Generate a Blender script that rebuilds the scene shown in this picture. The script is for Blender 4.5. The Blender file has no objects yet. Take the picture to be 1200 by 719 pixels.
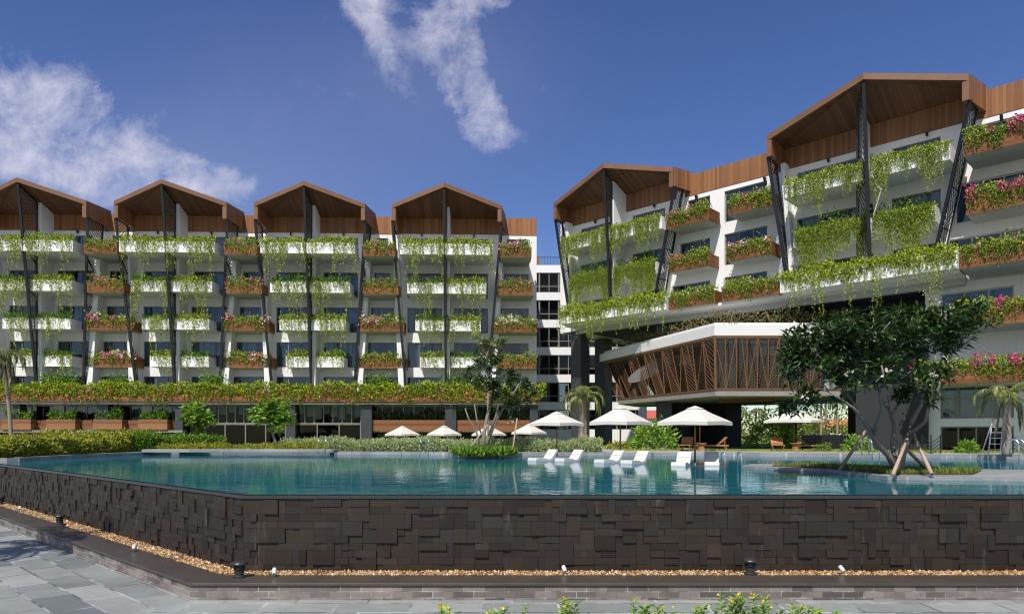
import bpy, bmesh, math, random
import numpy as np
from mathutils import Vector
random.seed(7); RNG = np.random.default_rng(11)
S = bpy.context.scene
COL = S.collection
R = math.radians

# ------------------------------------------------------------------ camera, sky, sun, exposure
cam = bpy.data.cameras.new('camera'); camo = bpy.data.objects.new('camera', cam); COL.objects.link(camo)
camo.location = (0, 0, 0); camo.rotation_euler = (R(90), 0, 0)
cam.sensor_width = 36; cam.lens = 24; cam.shift_y = 149.5 / 1200
cam.clip_start = 0.1; cam.clip_end = 6000
S.camera = camo
SUN_EL = R(54); SUN_H = Vector((-0.34, -0.94, 0)).normalized()
SUN = Vector((SUN_H.x * math.cos(SUN_EL), SUN_H.y * math.cos(SUN_EL), math.sin(SUN_EL)))
sl = bpy.data.lights.new('sun', 'SUN'); sl.energy = 5.0; sl.angle = R(0.55); sl.color = (1.0, 0.94, 0.85)
so = bpy.data.objects.new('sun', sl); COL.objects.link(so)
so.rotation_euler = SUN.to_track_quat('Z', 'Y').to_euler(); so.location = (-20, -40, 60)
VS = S.view_settings
VS.view_transform = 'Standard'; VS.look = 'None'; VS.exposure = 0.2; VS.gamma = 1.0; VS.use_curve_mapping = False
S.cycles.max_bounces = 7; S.cycles.diffuse_bounces = 4; S.cycles.glossy_bounces = 3
S.cycles.transparent_max_bounces = 12; S.cycles.transmission_bounces = 3
S.cycles.use_denoising = True; S.cycles.pixel_filter_type = 'BLACKMAN_HARRIS'; S.cycles.filter_width = 1.15; S.cycles.caustics_reflective = False; S.cycles.caustics_refractive = False
S.cycles.sample_clamp_indirect = 4


class NT:
    """small node-tree helper"""
    def __init__(s, tree): s.t = tree; s.n = tree.nodes; s.l = tree.links
    def add(s, typ, **kw):
        n = s.n.new(typ)
        for k, v in kw.items():
            if k == 'inp':
                for a, b in v.items():
                    if hasattr(b, 'bl_idname') and 'Socket' in b.bl_idname: s.l.new(b, n.inputs[a])
                    else: n.inputs[a].default_value = b
            else: setattr(n, k, v)
        return n
    def math(s, op, a, b=0.0, c=None, clamp=False):
        n = s.n.new('ShaderNodeMath'); n.operation = op; n.use_clamp = clamp
        for i, v in enumerate((a, b) if c is None else (a, b, c)):
            if isinstance(v, (int, float)): n.inputs[i].default_value = v
            else: s.l.new(v, n.inputs[i])
        return n.outputs[0]
    def ramp(s, fac, stops, interp='LINEAR'):
        n = s.n.new('ShaderNodeValToRGB'); n.color_ramp.interpolation = interp
        e = n.color_ramp.elements
        while len(e) < len(stops): e.new(0.5)
        for i, (p, c) in enumerate(stops):
            e[i].position = p; e[i].color = (c[0], c[1], c[2], 1) if not isinstance(c, (int, float)) else (c, c, c, 1)
        s.l.new(fac, n.inputs[0]); return n.outputs[0]
    def mix(s, fac, a, b, typ='MIX'):
        n = s.n.new('ShaderNodeMix'); n.data_type = 'RGBA'; n.blend_type = typ
        for i, v in ((0, fac), (6, a), (7, b)):
            if isinstance(v, (int, float)): n.inputs[i].default_value = v
            elif isinstance(v, tuple): n.inputs[i].default_value = (v[0], v[1], v[2], 1)
            else: s.l.new(v, n.inputs[i])
        return n.outputs[2]


world = bpy.data.worlds.new('World'); S.world = world; world.use_nodes = True
w = NT(world.node_tree); bg = w.n['Background']
sky = w.add('ShaderNodeTexSky', sky_type='NISHITA', sun_disc=False, sun_elevation=SUN_EL,
            sun_rotation=math.atan2(SUN_H.x, SUN_H.y), altitude=300, air_density=1.0, dust_density=0.35, ozone_density=2.6)
hsv = w.add('ShaderNodeHueSaturation', inp={'Hue': 0.518, 'Saturation': 1.2, 'Value': 1.0, 'Color': sky.outputs[0]})
tc = w.add('ShaderNodeTexCoord'); sep = w.add('ShaderNodeSeparateXYZ', inp={0: tc.outputs['Generated']})
yy = w.math('MAXIMUM', sep.outputs[1], 0.02)
gx = w.math('DIVIDE', sep.outputs[0], yy); gz = w.math('DIVIDE', sep.outputs[2], yy)   # direction of the sky point
pc = w.add('ShaderNodeCombineXYZ', inp={0: gx, 1: gz, 2: 0.0})
def skynoise(scale, detail, off, rough=0.6, dist=0.0):
    m = w.add('ShaderNodeMapping', inp={0: pc.outputs[0], 1: off})
    n = w.add('ShaderNodeTexNoise', inp={'Vector': m.outputs[0], 'Scale': scale, 'Detail': detail, 'Roughness': rough, 'Distortion': dist})
    return n.outputs[0]
n1 = skynoise(11.0, 12, (3.1, 1.7, 0), 0.66, 0.3); n2 = skynoise(4.2, 5, (9.2, 4.4, 0), 0.6, 0.6); n3 = skynoise(34.0, 8, (1.2, 7.7, 0), 0.7, 0.6)
total = None
for (cx, cz, rx, rz, rot, gain) in [(-.70, .475, .13, .065, -8, .95), (-.62, .425, .10, .065, -28, 1.0), (-.60, .375, .10, .035, -15, .8), (-.76, .41, .06, .05, 0, .7),
        (-.425, .372, .075, .032, -14, .85), (-.46, .38, .03, .03, 0, .5), (-.205, .595, .022, .085, 26, .9), (-.225, .64, .05, .03, 0, .7), (-.10, .60, .05, .06, 0, 1.0), (-.075, .535, .035, .06, 22, .9), (-.05, .475, .04, .05, 20, .95),
        (-.03, .435, .03, .03, 10, .7), (-.03, .63, .04, .04, 0, .8), (.035, .51, .035, .02, 10, .6), (-.76, .305, .03, .02, 0, .8), (-.34, .50, .28, .05, -22, .2), (-.15, .45, .2, .03, -25, .12), (.45, .95, .4, .1, 20, .5), (.62, .04, .5, .05, 0, .35)]:
    dx = w.math('SUBTRACT', gx, cx); dz = w.math('SUBTRACT', gz, cz)
    c_, s_ = math.cos(R(rot)), math.sin(R(rot))
    a = w.math('ADD', w.math('MULTIPLY', dx, c_ / rx), w.math('MULTIPLY', dz, s_ / rx))
    b = w.math('ADD', w.math('MULTIPLY', dx, -s_ / rz), w.math('MULTIPLY', dz, c_ / rz))
    d2 = w.math('ADD', w.math('MULTIPLY', a, a), w.math('MULTIPLY', b, b))
    m = w.math('MULTIPLY', w.math('EXPONENT', w.math('MULTIPLY', d2, -0.8)), gain)
    total = m if total is None else w.math('ADD', total, m)
total = w.math('MINIMUM', total, 1.0)
wisp = w.math('ADD', w.math('ADD', w.math('MULTIPLY', n1, 1.15), w.math('MULTIPLY', n2, .85)), w.math('MULTIPLY', n3, .3))
den = w.math('MULTIPLY', w.math('SUBTRACT', w.math('ADD', wisp, w.math('MULTIPLY', total, .46)), 1.38), 2.5, clamp=True)
cl = w.math('MULTIPLY', den, w.math('MULTIPLY', total, 1.4, clamp=True))
front = w.math('GREATER_THAN', sep.outputs[1], 0.05)
cl = w.math('MULTIPLY', w.math('MULTIPLY', cl, front), 0.82)
CLOUD = (6.0, 5.9, 7.0)
def glow(cx, cz, rx, rz, g):
    a = w.math('DIVIDE', w.math('SUBTRACT', gx, cx), rx); b = w.math('DIVIDE', w.math('SUBTRACT', gz, cz), rz)
    return w.math('MULTIPLY', w.math('EXPONENT', w.math('MULTIPLY', w.math('ADD', w.math('MULTIPLY', a, a), w.math('MULTIPLY', b, b)), -1.0)), g)
veil = w.math('ADD', glow(-.52, .36, .34, .11, .11), w.math('MULTIPLY', glow(-.25, .50, .30, .12, .13), n2))
veil = w.math('MULTIPLY', w.math('ADD', veil, glow(-.06, .55, .10, .12, .05)), front)
skyc = w.mix(cl, w.mix(veil, hsv.outputs[0], CLOUD), CLOUD)
# unseen bright broken cloud added behind the camera as fill light for the facades
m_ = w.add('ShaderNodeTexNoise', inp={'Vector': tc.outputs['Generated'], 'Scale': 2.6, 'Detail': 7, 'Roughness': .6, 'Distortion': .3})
rear_fill = w.math('MULTIPLY', w.math('SUBTRACT', m_.outputs[0], .44), 6.0, clamp=True)
rear_fill = w.math('MULTIPLY', rear_fill, w.math('MULTIPLY', w.math('SUBTRACT', -0.12, sep.outputs[1]), 5.0, clamp=True))
rear_fill = w.math('MULTIPLY', rear_fill, w.math('MULTIPLY', sep.outputs[2], 9.0, clamp=True))
skyc = w.mix(rear_fill, skyc, (5.5, 5.8, 6.6))
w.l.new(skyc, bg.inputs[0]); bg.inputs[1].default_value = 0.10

# ------------------------------------------------------------------ materials
def new_mat(name):
    m = bpy.data.materials.new(name); m.use_nodes = True
    t = NT(m.node_tree); return m, t, t.n['Principled BSDF']
def coords(t, kind='Object', scale=(1, 1, 1)):
    tc = t.add('ShaderNodeTexCoord')
    return t.add('ShaderNodeMapping', inp={0: tc.outputs[kind], 3: scale}).outputs[0]
def M_plain(name, c, rough=0.6, var=0.12, scale=1.5, bump=0.0, metal=0.0, spec=0.5, streak=0.0):
    m, t, p = new_mat(name); v = coords(t)
    n = t.add('ShaderNodeTexNoise', inp={'Vector': v, 'Scale': scale, 'Detail': 6, 'Roughness': .6})
    col = t.mix(n.outputs[0], tuple(x * (1 - var) for x in c), tuple(min(1, x * (1 + var)) for x in c))
    if streak:
        v2 = coords(t, 'Object', (3, 3, .25))
        n2 = t.add('ShaderNodeTexNoise', inp={'Vector': v2, 'Scale': 1.3, 'Detail': 5, 'Roughness': .65})
        f = t.ramp(n2.outputs[0], [(.5, 0.0), (.75, streak)])
        col = t.mix(f, col, tuple(x * .45 for x in c))
    t.l.new(col, p.inputs['Base Color']); p.inputs['Roughness'].default_value = rough
    p.inputs['Metallic'].default_value = metal; p.inputs['Specular IOR Level'].default_value = spec
    if bump:
        b = t.add('ShaderNodeBump', inp={'Strength': bump, 'Height': t.add('ShaderNodeTexNoise', inp={'Vector': v, 'Scale': scale * 14, 'Detail': 4}).outputs[0]})
        t.l.new(b.outputs[0], p.inputs['Normal'])
    return m
def M_wood(name, c, axis, pitch=0.16, rough=0.55):
    """boards: axis 'x' (boards differ along local x), 'xy' (along x and y), 'z' (stacked boards)"""
    m, t, p = new_mat(name); tc = t.add('ShaderNodeTexCoord'); sp = t.add('ShaderNodeSeparateXYZ', inp={0: tc.outputs['Object']})
    a = {'x': sp.outputs[0], 'z': sp.outputs[2], 'xy': t.math('ADD', sp.outputs[0], sp.outputs[1])}[axis]
    q = t.math('DIVIDE', a, pitch); fl = t.math('FLOOR', q); fr = t.math('FRACT', q)
    wn = t.add('ShaderNodeTexWhiteNoise', noise_dimensions='1D', inp={'W': fl})
    sc = (6, 6, .6) if axis != 'z' else (.7, .7, 9)
    v = t.add('ShaderNodeMapping', inp={0: tc.outputs['Object'], 3: sc})
    gr = t.add('ShaderNodeTexNoise', inp={'Vector': v.outputs[0], 'Scale': 2.2, 'Detail': 6, 'Roughness': .65})
    f = t.math('ADD', t.math('MULTIPLY', wn.outputs[0], .55), t.math('MULTIPLY', gr.outputs[0], .5))
    col = t.ramp(f, [(.15, tuple(x * .62 for x in c)), (.5, c), (.9, tuple(min(1, x * 1.4) for x in c))])
    edge = t.math('LESS_THAN', fr, .07)
    col = t.mix(t.math('MULTIPLY', edge, .7), col, tuple(x * .25 for x in c))
    big = t.add('ShaderNodeTexNoise', inp={'Vector': tc.outputs['Object'], 'Scale': .35, 'Detail': 3})
    col = t.mix(t.ramp(big.outputs[0], [(.4, 0.0), (.75, .4)]), col, (c[0] * .75, c[1] * .72, c[2] * .75))
    t.l.new(col, p.inputs['Base Color']); p.inputs['Roughness'].default_value = rough
    p.inputs['Specular IOR Level'].default_value = .3
    return m
def M_leaf(name, stops, trans=0.3, rough=0.45):
    m, t, p = new_mat(name)
    g = t.add('ShaderNodeNewGeometry')
    col = t.ramp(g.outputs['Random Per Island'], stops)
    t.l.new(col, p.inputs['Base Color']); p.inputs['Roughness'].default_value = rough
    p.inputs['Specular IOR Level'].default_value = .35
    tr = t.add('ShaderNodeBsdfTranslucent', inp={0: t.mix(0.5, col, (.35, .5, .05), 'MULTIPLY')})
    t.l.new(col, tr.inputs[0])
    mx = t.add('ShaderNodeMixShader', inp={0: trans, 1: p.outputs[0], 2: tr.outputs[0]})
    t.l.new(mx.outputs[0], t.n['Material Output'].inputs[0])
    return m
def M_glass(name, tint, refl=0.25, rough=0.02, fk=.6):
    m, t, p = new_mat(name)
    tr = t.add('ShaderNodeBsdfTransparent', inp={0: (*tint, 1)})
    gl = t.add('ShaderNodeBsdfGlossy', inp={0: (.9, .95, 1, 1), 'Roughness': rough})
    fr = t.add('ShaderNodeFresnel', inp={0: 1.5})
    f = t.math('ADD', t.math('MULTIPLY', fr.outputs[0], fk), refl, clamp=True)
    mx = t.add('ShaderNodeMixShader', inp={0: f, 1: tr.outputs[0], 2: gl.outputs[0]})
    t.l.new(mx.outputs[0], t.n['Material Output'].inputs[0]); return m

MW = M_plain('white_plaster', (.73, .73, .735), .75, .05, .8, .03, streak=.16)
MWC = M_plain('white_cornice', (.66, .66, .66), .6, .03, .6)
MSLAB = M_plain('grey_slab_edge', (.2, .215, .21), .8, .1, 1.0)
MGR = M_plain('grey_soffit', (.4, .415, .4), .8, .05, .8, streak=.1)
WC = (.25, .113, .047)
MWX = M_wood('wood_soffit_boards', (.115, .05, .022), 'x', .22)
MWXY = M_wood('wood_vertical_boards', WC, 'xy', .18)
MWZ = M_wood('wood_planter_boards', (.205, .083, .028), 'z', .24)
MWF = M_plain('wood_fascia', (.165, .078, .04), .65, .3, 1.2)
MWD = M_wood('wood_dark_boards', (.2, .085, .04), 'z', .2)
MBK = M_plain('black_steel', (.012, .013, .016), .4, .1, 2, metal=.2)
MSCR = M_plain('dark_mesh_steel', (.024, .025, .028), .45, .1, 2, metal=.1)
MFR = M_plain('window_frame_bronze', (.2, .185, .165), .45, .1, 2)
MFRL = M_plain('window_frame_light', (.42, .42, .41), .45, .06, 2)
MPANE = M_glass('window_glass', (.55, .62, .66), .03)
MPANED = M_glass('dark_lobby_glass', (.62, .66, .66), .0, .02, .3)
MPANEB = M_glass('blue_reflecting_glass', (.35, .42, .48), .16, .02, .6)
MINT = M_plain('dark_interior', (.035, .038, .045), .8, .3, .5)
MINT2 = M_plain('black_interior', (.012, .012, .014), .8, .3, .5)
MCUR = M_plain('curtain_cloth', (.72, .8, .79), .9, .2, 5)
MSTONE = M_plain('dark_stone_column', (.036, .039, .046), .5, .3, 2.5, .15)
MCONC = M_plain('board_concrete', (.24, .225, .2), .75, .25, 1.2, .1, streak=.4)
MSTEEL = M_plain('stainless_steel', (.7, .7, .7), .2, .05, 3, metal=.85)
MCANV = M_plain('umbrella_canvas', (.54, .52, .475), .85, .04, 2)
MTEAK = M_wood('teak', (.36, .17, .07), 'x', .08)
MWPL = M_plain('white_lounger_resin', (.52, .52, .52), .4, .03, 2)
MBARK = M_plain('grey_bark', (.19, .175, .155), .85, .35, 5, .4)
MBARKP = M_plain('palm_bark', (.25, .2, .16), .9, .35, 6, .4)
MSTAKE = M_plain('eucalyptus_stake', (.36, .27, .21), .8, .25, 4, .2)
MSOIL = M_plain('soil', (.06, .045, .03), .95, .3, 4, .3)

LF_VINE = M_leaf('vine_leaf', [(0, (.03, .08, .006)), (.3, (.17, .28, .015)), (.65, (.40, .50, .025)), (1, (.62, .62, .06))], .35)
LF_HANG = M_leaf('hanging_vine_leaf', [(0, (.035, .07, .008)), (.35, (.2, .28, .025)), (.7, (.42, .49, .05)), (1, (.62, .62, .12))], .35)
LF_LUSH = M_leaf('lush_leaf', [(0, (.03, .09, .008)), (.5, (.1, .23, .018)), (.9, (.24, .38, .03)), (1, (.38, .44, .05))], .3)
LF_BOUG = M_leaf('bougainvillea_leaf', [(0, (.04, .1, .008)), (.35, (.2, .32, .02)), (1, (.58, .58, .05))], .3)
LF_DARK = M_leaf('plumeria_leaf', [(0, (.01, .032, .008)), (.5, (.026, .068, .012)), (.85, (.06, .125, .022)), (1, (.2, .23, .09))], .15, .24)
LF_MID = M_leaf('young_tree_leaf', [(0, (.05, .15, .012)), (.5, (.19, .36, .035)), (1, (.42, .52, .09))], .3)
LF_SILV = M_leaf('silver_hedge_leaf', [(0, (.16, .22, .08)), (.5, (.38, .46, .2)), (1, (.55, .6, .32))], .25)
LF_YEL = M_leaf('yellow_cover_leaf', [(0, (.1, .16, .02)), (.5, (.28, .31, .03)), (1, (.5, .45, .04))], .3)
LF_PALM = M_leaf('palm_leaf', [(0, (.07, .12, .02)), (.6, (.17, .22, .05)), (1, (.4, .36, .12))], .3)
LF_DRY = M_leaf('dry_palm_leaf', [(0, (.12, .1, .05)), (.5, (.22, .22, .09)), (1, (.38, .35, .17))], .25)
LF_BG = M_leaf('background_leaf', [(0, (.05, .1, .015)), (.5, (.13, .2, .03)), (1, (.3, .34, .06))], .3)
FL_PINK = M_leaf('pink_bract', [(0, (.5, .02, .16)), (.6, (.68, .05, .28)), (1, (.75, .16, .4))], .3)
FL_WHITE = M_leaf('white_bract', [(0, (.75, .65, .6)), (1, (.85, .82, .75))], .3)
FL_MIX = M_leaf('pink_and_white_bract', [(0, (.55, .03, .18)), (.5, (.7, .12, .3)), (.55, (.8, .7, .66)), (1, (.85, .8, .75))], .3)
FL_RED = M_leaf('orange_flower', [(0, (.7, .06, .02)), (.5, (.75, .2, .02)), (.6, (.8, .5, .03)), (1, (.8, .6, .05))], .2)

# ------------------------------------------------------------------ object helpers
def tag(o, label=None, cat=None, group=None, kind=None):
    if label: o['label'] = label
    if cat: o['category'] = cat
    if group: o['group'] = group
    if kind: o['kind'] = kind
    return o
def empty(name, loc=(0, 0, 0), rz=0.0, label=None, cat=None, group=None):
    o = bpy.data.objects.new(name, None); COL.objects.link(o); o.location = loc; o.rotation_euler = (0, 0, rz)
    o.empty_display_size = .2
    return tag(o, label, cat, group)
def link_mesh(name, V, F, mats, parent=None, mi=None, smooth=False, loc=None, rz=0.0):
    me = bpy.data.meshes.new(name); me.from_pydata([tuple(v) for v in V], [], F)
    for m in (mats if isinstance(mats, (list, tuple)) else [mats]): me.materials.append(m)
    if mi is not None: me.polygons.foreach_set('material_index', mi)
    if smooth: me.polygons.foreach_set('use_smooth', [True] * len(me.polygons))
    me.update()
    o = bpy.data.objects.new(name, me); COL.objects.link(o)
    if parent: o.parent = parent
    if loc is not None: o.location = loc
    o.rotation_euler = (0, 0, rz)
    return o

class MB:
    """collects solids; wing=True takes points as (u along the facade, w out of the facade, z)"""
    def __init__(s, wing=False): s.V = []; s.F = []; s.wing = wing; s.sm = False
    def P(s, p): return (p[0], -p[1], p[2]) if s.wing else (p[0], p[1], p[2])
    def add(s, pts, faces):
        b = len(s.V); s.V += [s.P(p) for p in pts]; s.F += [[b + i for i in f] for f in faces]; return s
    def hexa(s, p):
        return s.add(p, [(0, 1, 2, 3), (4, 7, 6, 5), (0, 4, 5, 1), (1, 5, 6, 2), (2, 6, 7, 3), (3, 7, 4, 0)])
    def box(s, x0, x1, y0, y1, z0, z1):
        return s.hexa([(x0, y0, z0), (x1, y0, z0), (x1, y1, z0), (x0, y1, z0), (x0, y0, z1), (x1, y0, z1), (x1, y1, z1), (x0, y1, z1)])
    def prism(s, poly, vec):
        n = len(poly); q = [tuple(a + b for a, b in zip(p, vec)) for p in poly]
        return s.add(list(poly) + q, [tuple(range(n)), tuple(range(2 * n - 1, n - 1, -1))] + [(i, (i + 1) % n, n + (i + 1) % n, n + i) for i in range(n)])
    def bar(s, p, q, w, h=None, up=(0, 0, 1)):
        h = h or w; p = Vector(p); q = Vector(q); d = (q - p).normalized(); u = Vector(up)
        if abs(d.dot(u)) > .98: u = Vector((1, 0, 0))
        a = d.cross(u).normalized(); b = a.cross(d).normalized(); a *= w / 2; b *= h / 2
        return s.hexa([tuple(p - a - b), tuple(p + a - b), tuple(p + a + b), tuple(p - a + b), tuple(q - a - b), tuple(q + a - b), tuple(q + a + b), tuple(q - a + b)])
    def tube(s, pts, radii, n=8):
        if isinstance(radii, (int, float)): radii = [radii] * len(pts)
        pts = [Vector(p) for p in pts]; rings = []; up = Vector((.13, .2, 1)).normalized()
        for i, p in enumerate(pts):
            d = (pts[min(i + 1, len(pts) - 1)] - pts[max(i - 1, 0)]).normalized()
            u = up if abs(d.dot(up)) < .95 else Vector((1, 0, 0))
            a = d.cross(u).normalized(); b = a.cross(d)
            rings.append([tuple(p + (a * math.cos(2 * math.pi * k / n) + b * math.sin(2 * math.pi * k / n)) * radii[i]) for k in range(n)])
        f = []
        for i in range(len(pts) - 1):
            for k in range(n): f.append((i * n + k, i * n + (k + 1) % n, (i + 1) * n + (k + 1) % n, (i + 1) * n + k))
        f.append(tuple(range(n))); f.append(tuple((len(pts) - 1) * n + k for k in range(n)))
        s.sm = True
        return s.add([v for r in rings for v in r], f)
    def lathe(s, prof, c=(0, 0, 0), n=16):
        v = []; f = []
        for (r, z) in prof: v += [(c[0] + r * math.cos(2 * math.pi * k / n), c[1] + r * math.sin(2 * math.pi * k / n), c[2] + z) for k in range(n)]
        for i in range(len(prof) - 1):
            for k in range(n): f.append((i * n + k, i * n + (k + 1) % n, (i + 1) * n + (k + 1) % n, (i + 1) * n + k))
        f.append(tuple(range(n))); f.append(tuple((len(prof) - 1) * n + k for k in range(n)))
        return s.add(v, f)
    def build(s, name, mat, parent=None, smooth=None, bevel=0.0, loc=None, rz=0.0):
        me = bpy.data.meshes.new(name); me.from_pydata(s.V, [], s.F)
        bm = bmesh.new(); bm.from_mesh(me); bmesh.ops.recalc_face_normals(bm, faces=bm.faces)
        if bevel: bmesh.ops.bevel(bm, geom=list(bm.edges), offset=bevel, segments=1, affect='EDGES')
        bm.to_mesh(me); bm.free()
        me.materials.append(mat)
        if s.sm if smooth is None else smooth:
            me.polygons.foreach_set('use_smooth', [len(p.vertices) == 4 for p in me.polygons])
        o = bpy.data.objects.new(name, me); COL.objects.link(o)
        if parent: o.parent = parent
        if loc is not None: o.location = loc
        o.rotation_euler = (0, 0, rz)
        return o

def unit(a): return a / np.maximum(np.linalg.norm(a, axis=1, keepdims=True), 1e-9)
def leaves(name, C, A, N, L, W, mat, parent=None, loc=None, rz=0.0, droop=.15):
    """many small leaves as one mesh: C base, A axis, N rough normal, L length, W width"""
    C = np.asarray(C, float); n = len(C); A = unit(np.asarray(A, float)); N = np.asarray(N, float)
    Sd = unit(np.cross(A, N)); Nn = np.cross(Sd, A)
    L = np.broadcast_to(np.asarray(L, float), (n,))[:, None]; W = np.broadcast_to(np.asarray(W, float), (n,))[:, None]
    V = np.empty((n, 4, 3)); V[:, 0] = C; V[:, 1] = C + A * L * .5 + Sd * W * .5 + Nn * L * .05
    V[:, 2] = C + A * L - Nn * L * droop; V[:, 3] = C + A * L * .5 - Sd * W * .5 + Nn * L * .05
    F = np.arange(4 * n).reshape(n, 4)
    return link_mesh(name, V.reshape(-1, 3), F.tolist(), mat, parent, loc=loc, rz=rz)
def rnd(n, k=3): return RNG.normal(size=(n, k))
def uni(a, b, n): return RNG.uniform(a, b, n)

class Frame:
    def __init__(s, ox, oy, ang): s.ox, s.oy, s.a = ox, oy, ang; s.c, s.s = math.cos(ang), math.sin(ang)
    def pt(s, u, w, z=0.0): return (s.ox + u * s.c + w * s.s, s.oy + u * s.s - w * s.c, z)
    def u_at(s, px, w):
        k = (px - 600) / 800
        return (k * (s.oy - w * s.c) - s.ox - w * s.s) / (s.c - k * s.s)
def at(px, py, D): return ((px - 600) * D / 800, D, (509 - py) * D / 800)
def on_z(px, py, z): D = -z * 800 / (py - 509); return ((px - 600) * D / 800, D, z)
Z_DECK, Z_WATER, Z_PLAZA, Z_LEDGE = -0.98, -1.15, -2.9, -2.6

def leafset(C, A, N, L, W, droop=.15):
    C = np.asarray(C, float); n = len(C); A = unit(np.asarray(A, float)); N = np.asarray(N, float)
    Sd = unit(np.cross(A, N)); Nn = np.cross(Sd, A)
    L = np.broadcast_to(np.asarray(L, float), (n,))[:, None]; W = np.broadcast_to(np.asarray(W, float), (n,))[:, None]
    V = np.empty((n, 4, 3)); V[:, 0] = C; V[:, 1] = C + A * L * .5 + Sd * W * .5 + Nn * L * .05
    V[:, 2] = C + A * L - Nn * L * droop; V[:, 3] = C + A * L * .5 - Sd * W * .5 + Nn * L * .05
    return V
def leaves_multi(name, sets, mats, parent=None, loc=None, rz=0.0):
    """sets: list of (vertex block, material slot)"""
    V = np.concatenate([s[0] for s in sets]); n = len(V); mi = np.concatenate([np.full(len(s[0]), s[1]) for s in sets]).astype(int)
    return link_mesh(name, V.reshape(-1, 3), np.arange(4 * n).reshape(n, 4).tolist(), mats, parent, mi.tolist(), loc=loc, rz=rz)

# ------------------------------------------------------------------ ground, pool, walls of the pool
CN = Vector((-5.17, 13.14)); DG = Vector((-.736, .677)).normalized(); N2 = Vector((-.677, -.736)).normalized(); MIT = Vector((-.39, -1.0))
def path(o, tl=70.0, xr=46.0):
    """pool wall line moved o metres towards the plaza: right end, corner, left end"""
    return [Vector((xr, CN.y - o)), CN + MIT * o, CN + DG * tl + N2 * o]
def sheet(name, pts, z, mat, kind='structure', label=None, cat=None):
    from mathutils.geometry import tessellate_polygon
    V = [Vector((p[0], p[1], z)) for p in pts]; T = []
    for t_ in tessellate_polygon([V]):
        p, q, r = (V[i] for i in t_)
        T.append(tuple(t_) if (q - p).cross(r - p).z > 0 else tuple(reversed(t_)))
    me = bpy.data.meshes.new(name); me.from_pydata(V, [], T); me.materials.append(mat); me.update()
    o = bpy.data.objects.new(name, me); COL.objects.link(o); return tag(o, label, cat, None, kind)
def band(mb, a, b, z0, z1):
    for i in range(len(a) - 1):
        p, q, r, s_ = a[i], a[i + 1], b[i + 1], b[i]
        mb.hexa([(p.x, p.y, z0), (q.x, q.y, z0), (r.x, r.y, z0), (s_.x, s_.y, z0), (p.x, p.y, z1), (q.x, q.y, z1), (r.x, r.y, z1), (s_.x, s_.y, z1)])

def M_tiles(name, rot, tw, th, c1, c2, mortar, rough, bump=.15, msize=.012, offset=.37, stain=.35):
    m, t, p = new_mat(name); tc = t.add('ShaderNodeTexCoord')
    v = t.add('ShaderNodeMapping', inp={0: tc.outputs['Object'], 2: (0, 0, rot)}).outputs[0]
    b = t.add('ShaderNodeTexBrick', offset=offset, inp={'Vector': v, 'Color1': (*c1, 1), 'Color2': (*c2, 1), 'Scale': 1.0,
              'Mortar Size': msize, 'Mortar Smooth': .2, 'Bias': 0.0, 'Brick Width': tw, 'Row Height': th})
    n = t.add('ShaderNodeTexNoise', inp={'Vector': v, 'Scale': 2.3, 'Detail': 8, 'Roughness': .7})
    n2 = t.add('ShaderNodeTexNoise', inp={'Vector': v, 'Scale': .4, 'Detail': 5})
    n3 = t.add('ShaderNodeTexNoise', inp={'Vector': v, 'Scale': 1.1, 'Detail': 6, 'Roughness': .7})
    t.l.new(t.ramp(n3.outputs[0], [(.45, mortar), (.58, tuple(min(.5, x * 5) for x in mortar))]), b.inputs['Mortar'])
    col = t.mix(t.ramp(n.outputs[0], [(.35, 0.0), (.7, stain)]), b.outputs[0], tuple(x * .5 for x in c1))
    col = t.mix(t.ramp(n2.outputs[0], [(.5, 0.0), (.7, stain * .8)]), col, tuple(min(1, x * 1.5) for x in c2))
    t.l.new(col, p.inputs['Base Color']); p.inputs['Roughness'].default_value = rough
    h = t.math('SUBTRACT', t.math('MULTIPLY', n.outputs[0], .3), b.outputs[1])
    bp = t.add('ShaderNodeBump', inp={'Strength': bump, 'Distance': .02, 'Height': h})
    t.l.new(bp.outputs[0], p.inputs['Normal']); return m
ANG_D = math.atan2(DG.y, DG.x)
MPAV_L = M_tiles('slate_paving_left', -ANG_D, 1.35, .62, (.125, .14, .142), (.275, .295, .282), (.075, .08, .08), .6, msize=.022, bump=.3)
MPAV_F = M_tiles('slate_paving_front', 0, 1.25, .62, (.165, .185, .178), (.29, .315, .30), (.09, .095, .095), .6, msize=.022, bump=.3)
MDECK = M_tiles('grey_deck_stone', 0, 1.2, .6, (.27, .29, .3), (.36, .38, .39), (.2, .2, .2), .6)
MKERB = M_tiles('kerb_brick', 0,   .36, .11, (.075, .064, .06), (.25, .215, .2), (.13, .12, .115), .7, msize=.006, offset=.5, stain=.5)
MLEDGE = M_plain('wet_dark_ledge', (.06, .049, .042), .35, .45, 1.6, .08)
MRIM = M_plain('wet_rim_stone', (.03, .03, .03), .2, .2, 2)
MGRAS = M_plain('lawn_soil', (.13, .19, .03), .9, .35, 1.5, .2)
MCOP = M_tiles('coping_stone', 0, .9, .6, (.2, .21, .22), (.3, .31, .32), (.12, .12, .12), .5)

k = path(1.19); kx = k[1]
far = Vector((-60, -30)); bis = (kx - Vector((40, 40)))
sheet('plaza_paving', [(46, 40), (46, -30), (kx.x - 14, -30), (kx.x, kx.y), (kx.x + 20, kx.y + 20)], Z_PLAZA, MPAV_F)
sheet('plaza_paving', [(kx.x, kx.y), (kx.x - 14, -30), (-140, -30), (-140, 120), (-40, 120), (kx.x + 20, kx.y + 20)], Z_PLAZA, MPAV_L)

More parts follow.
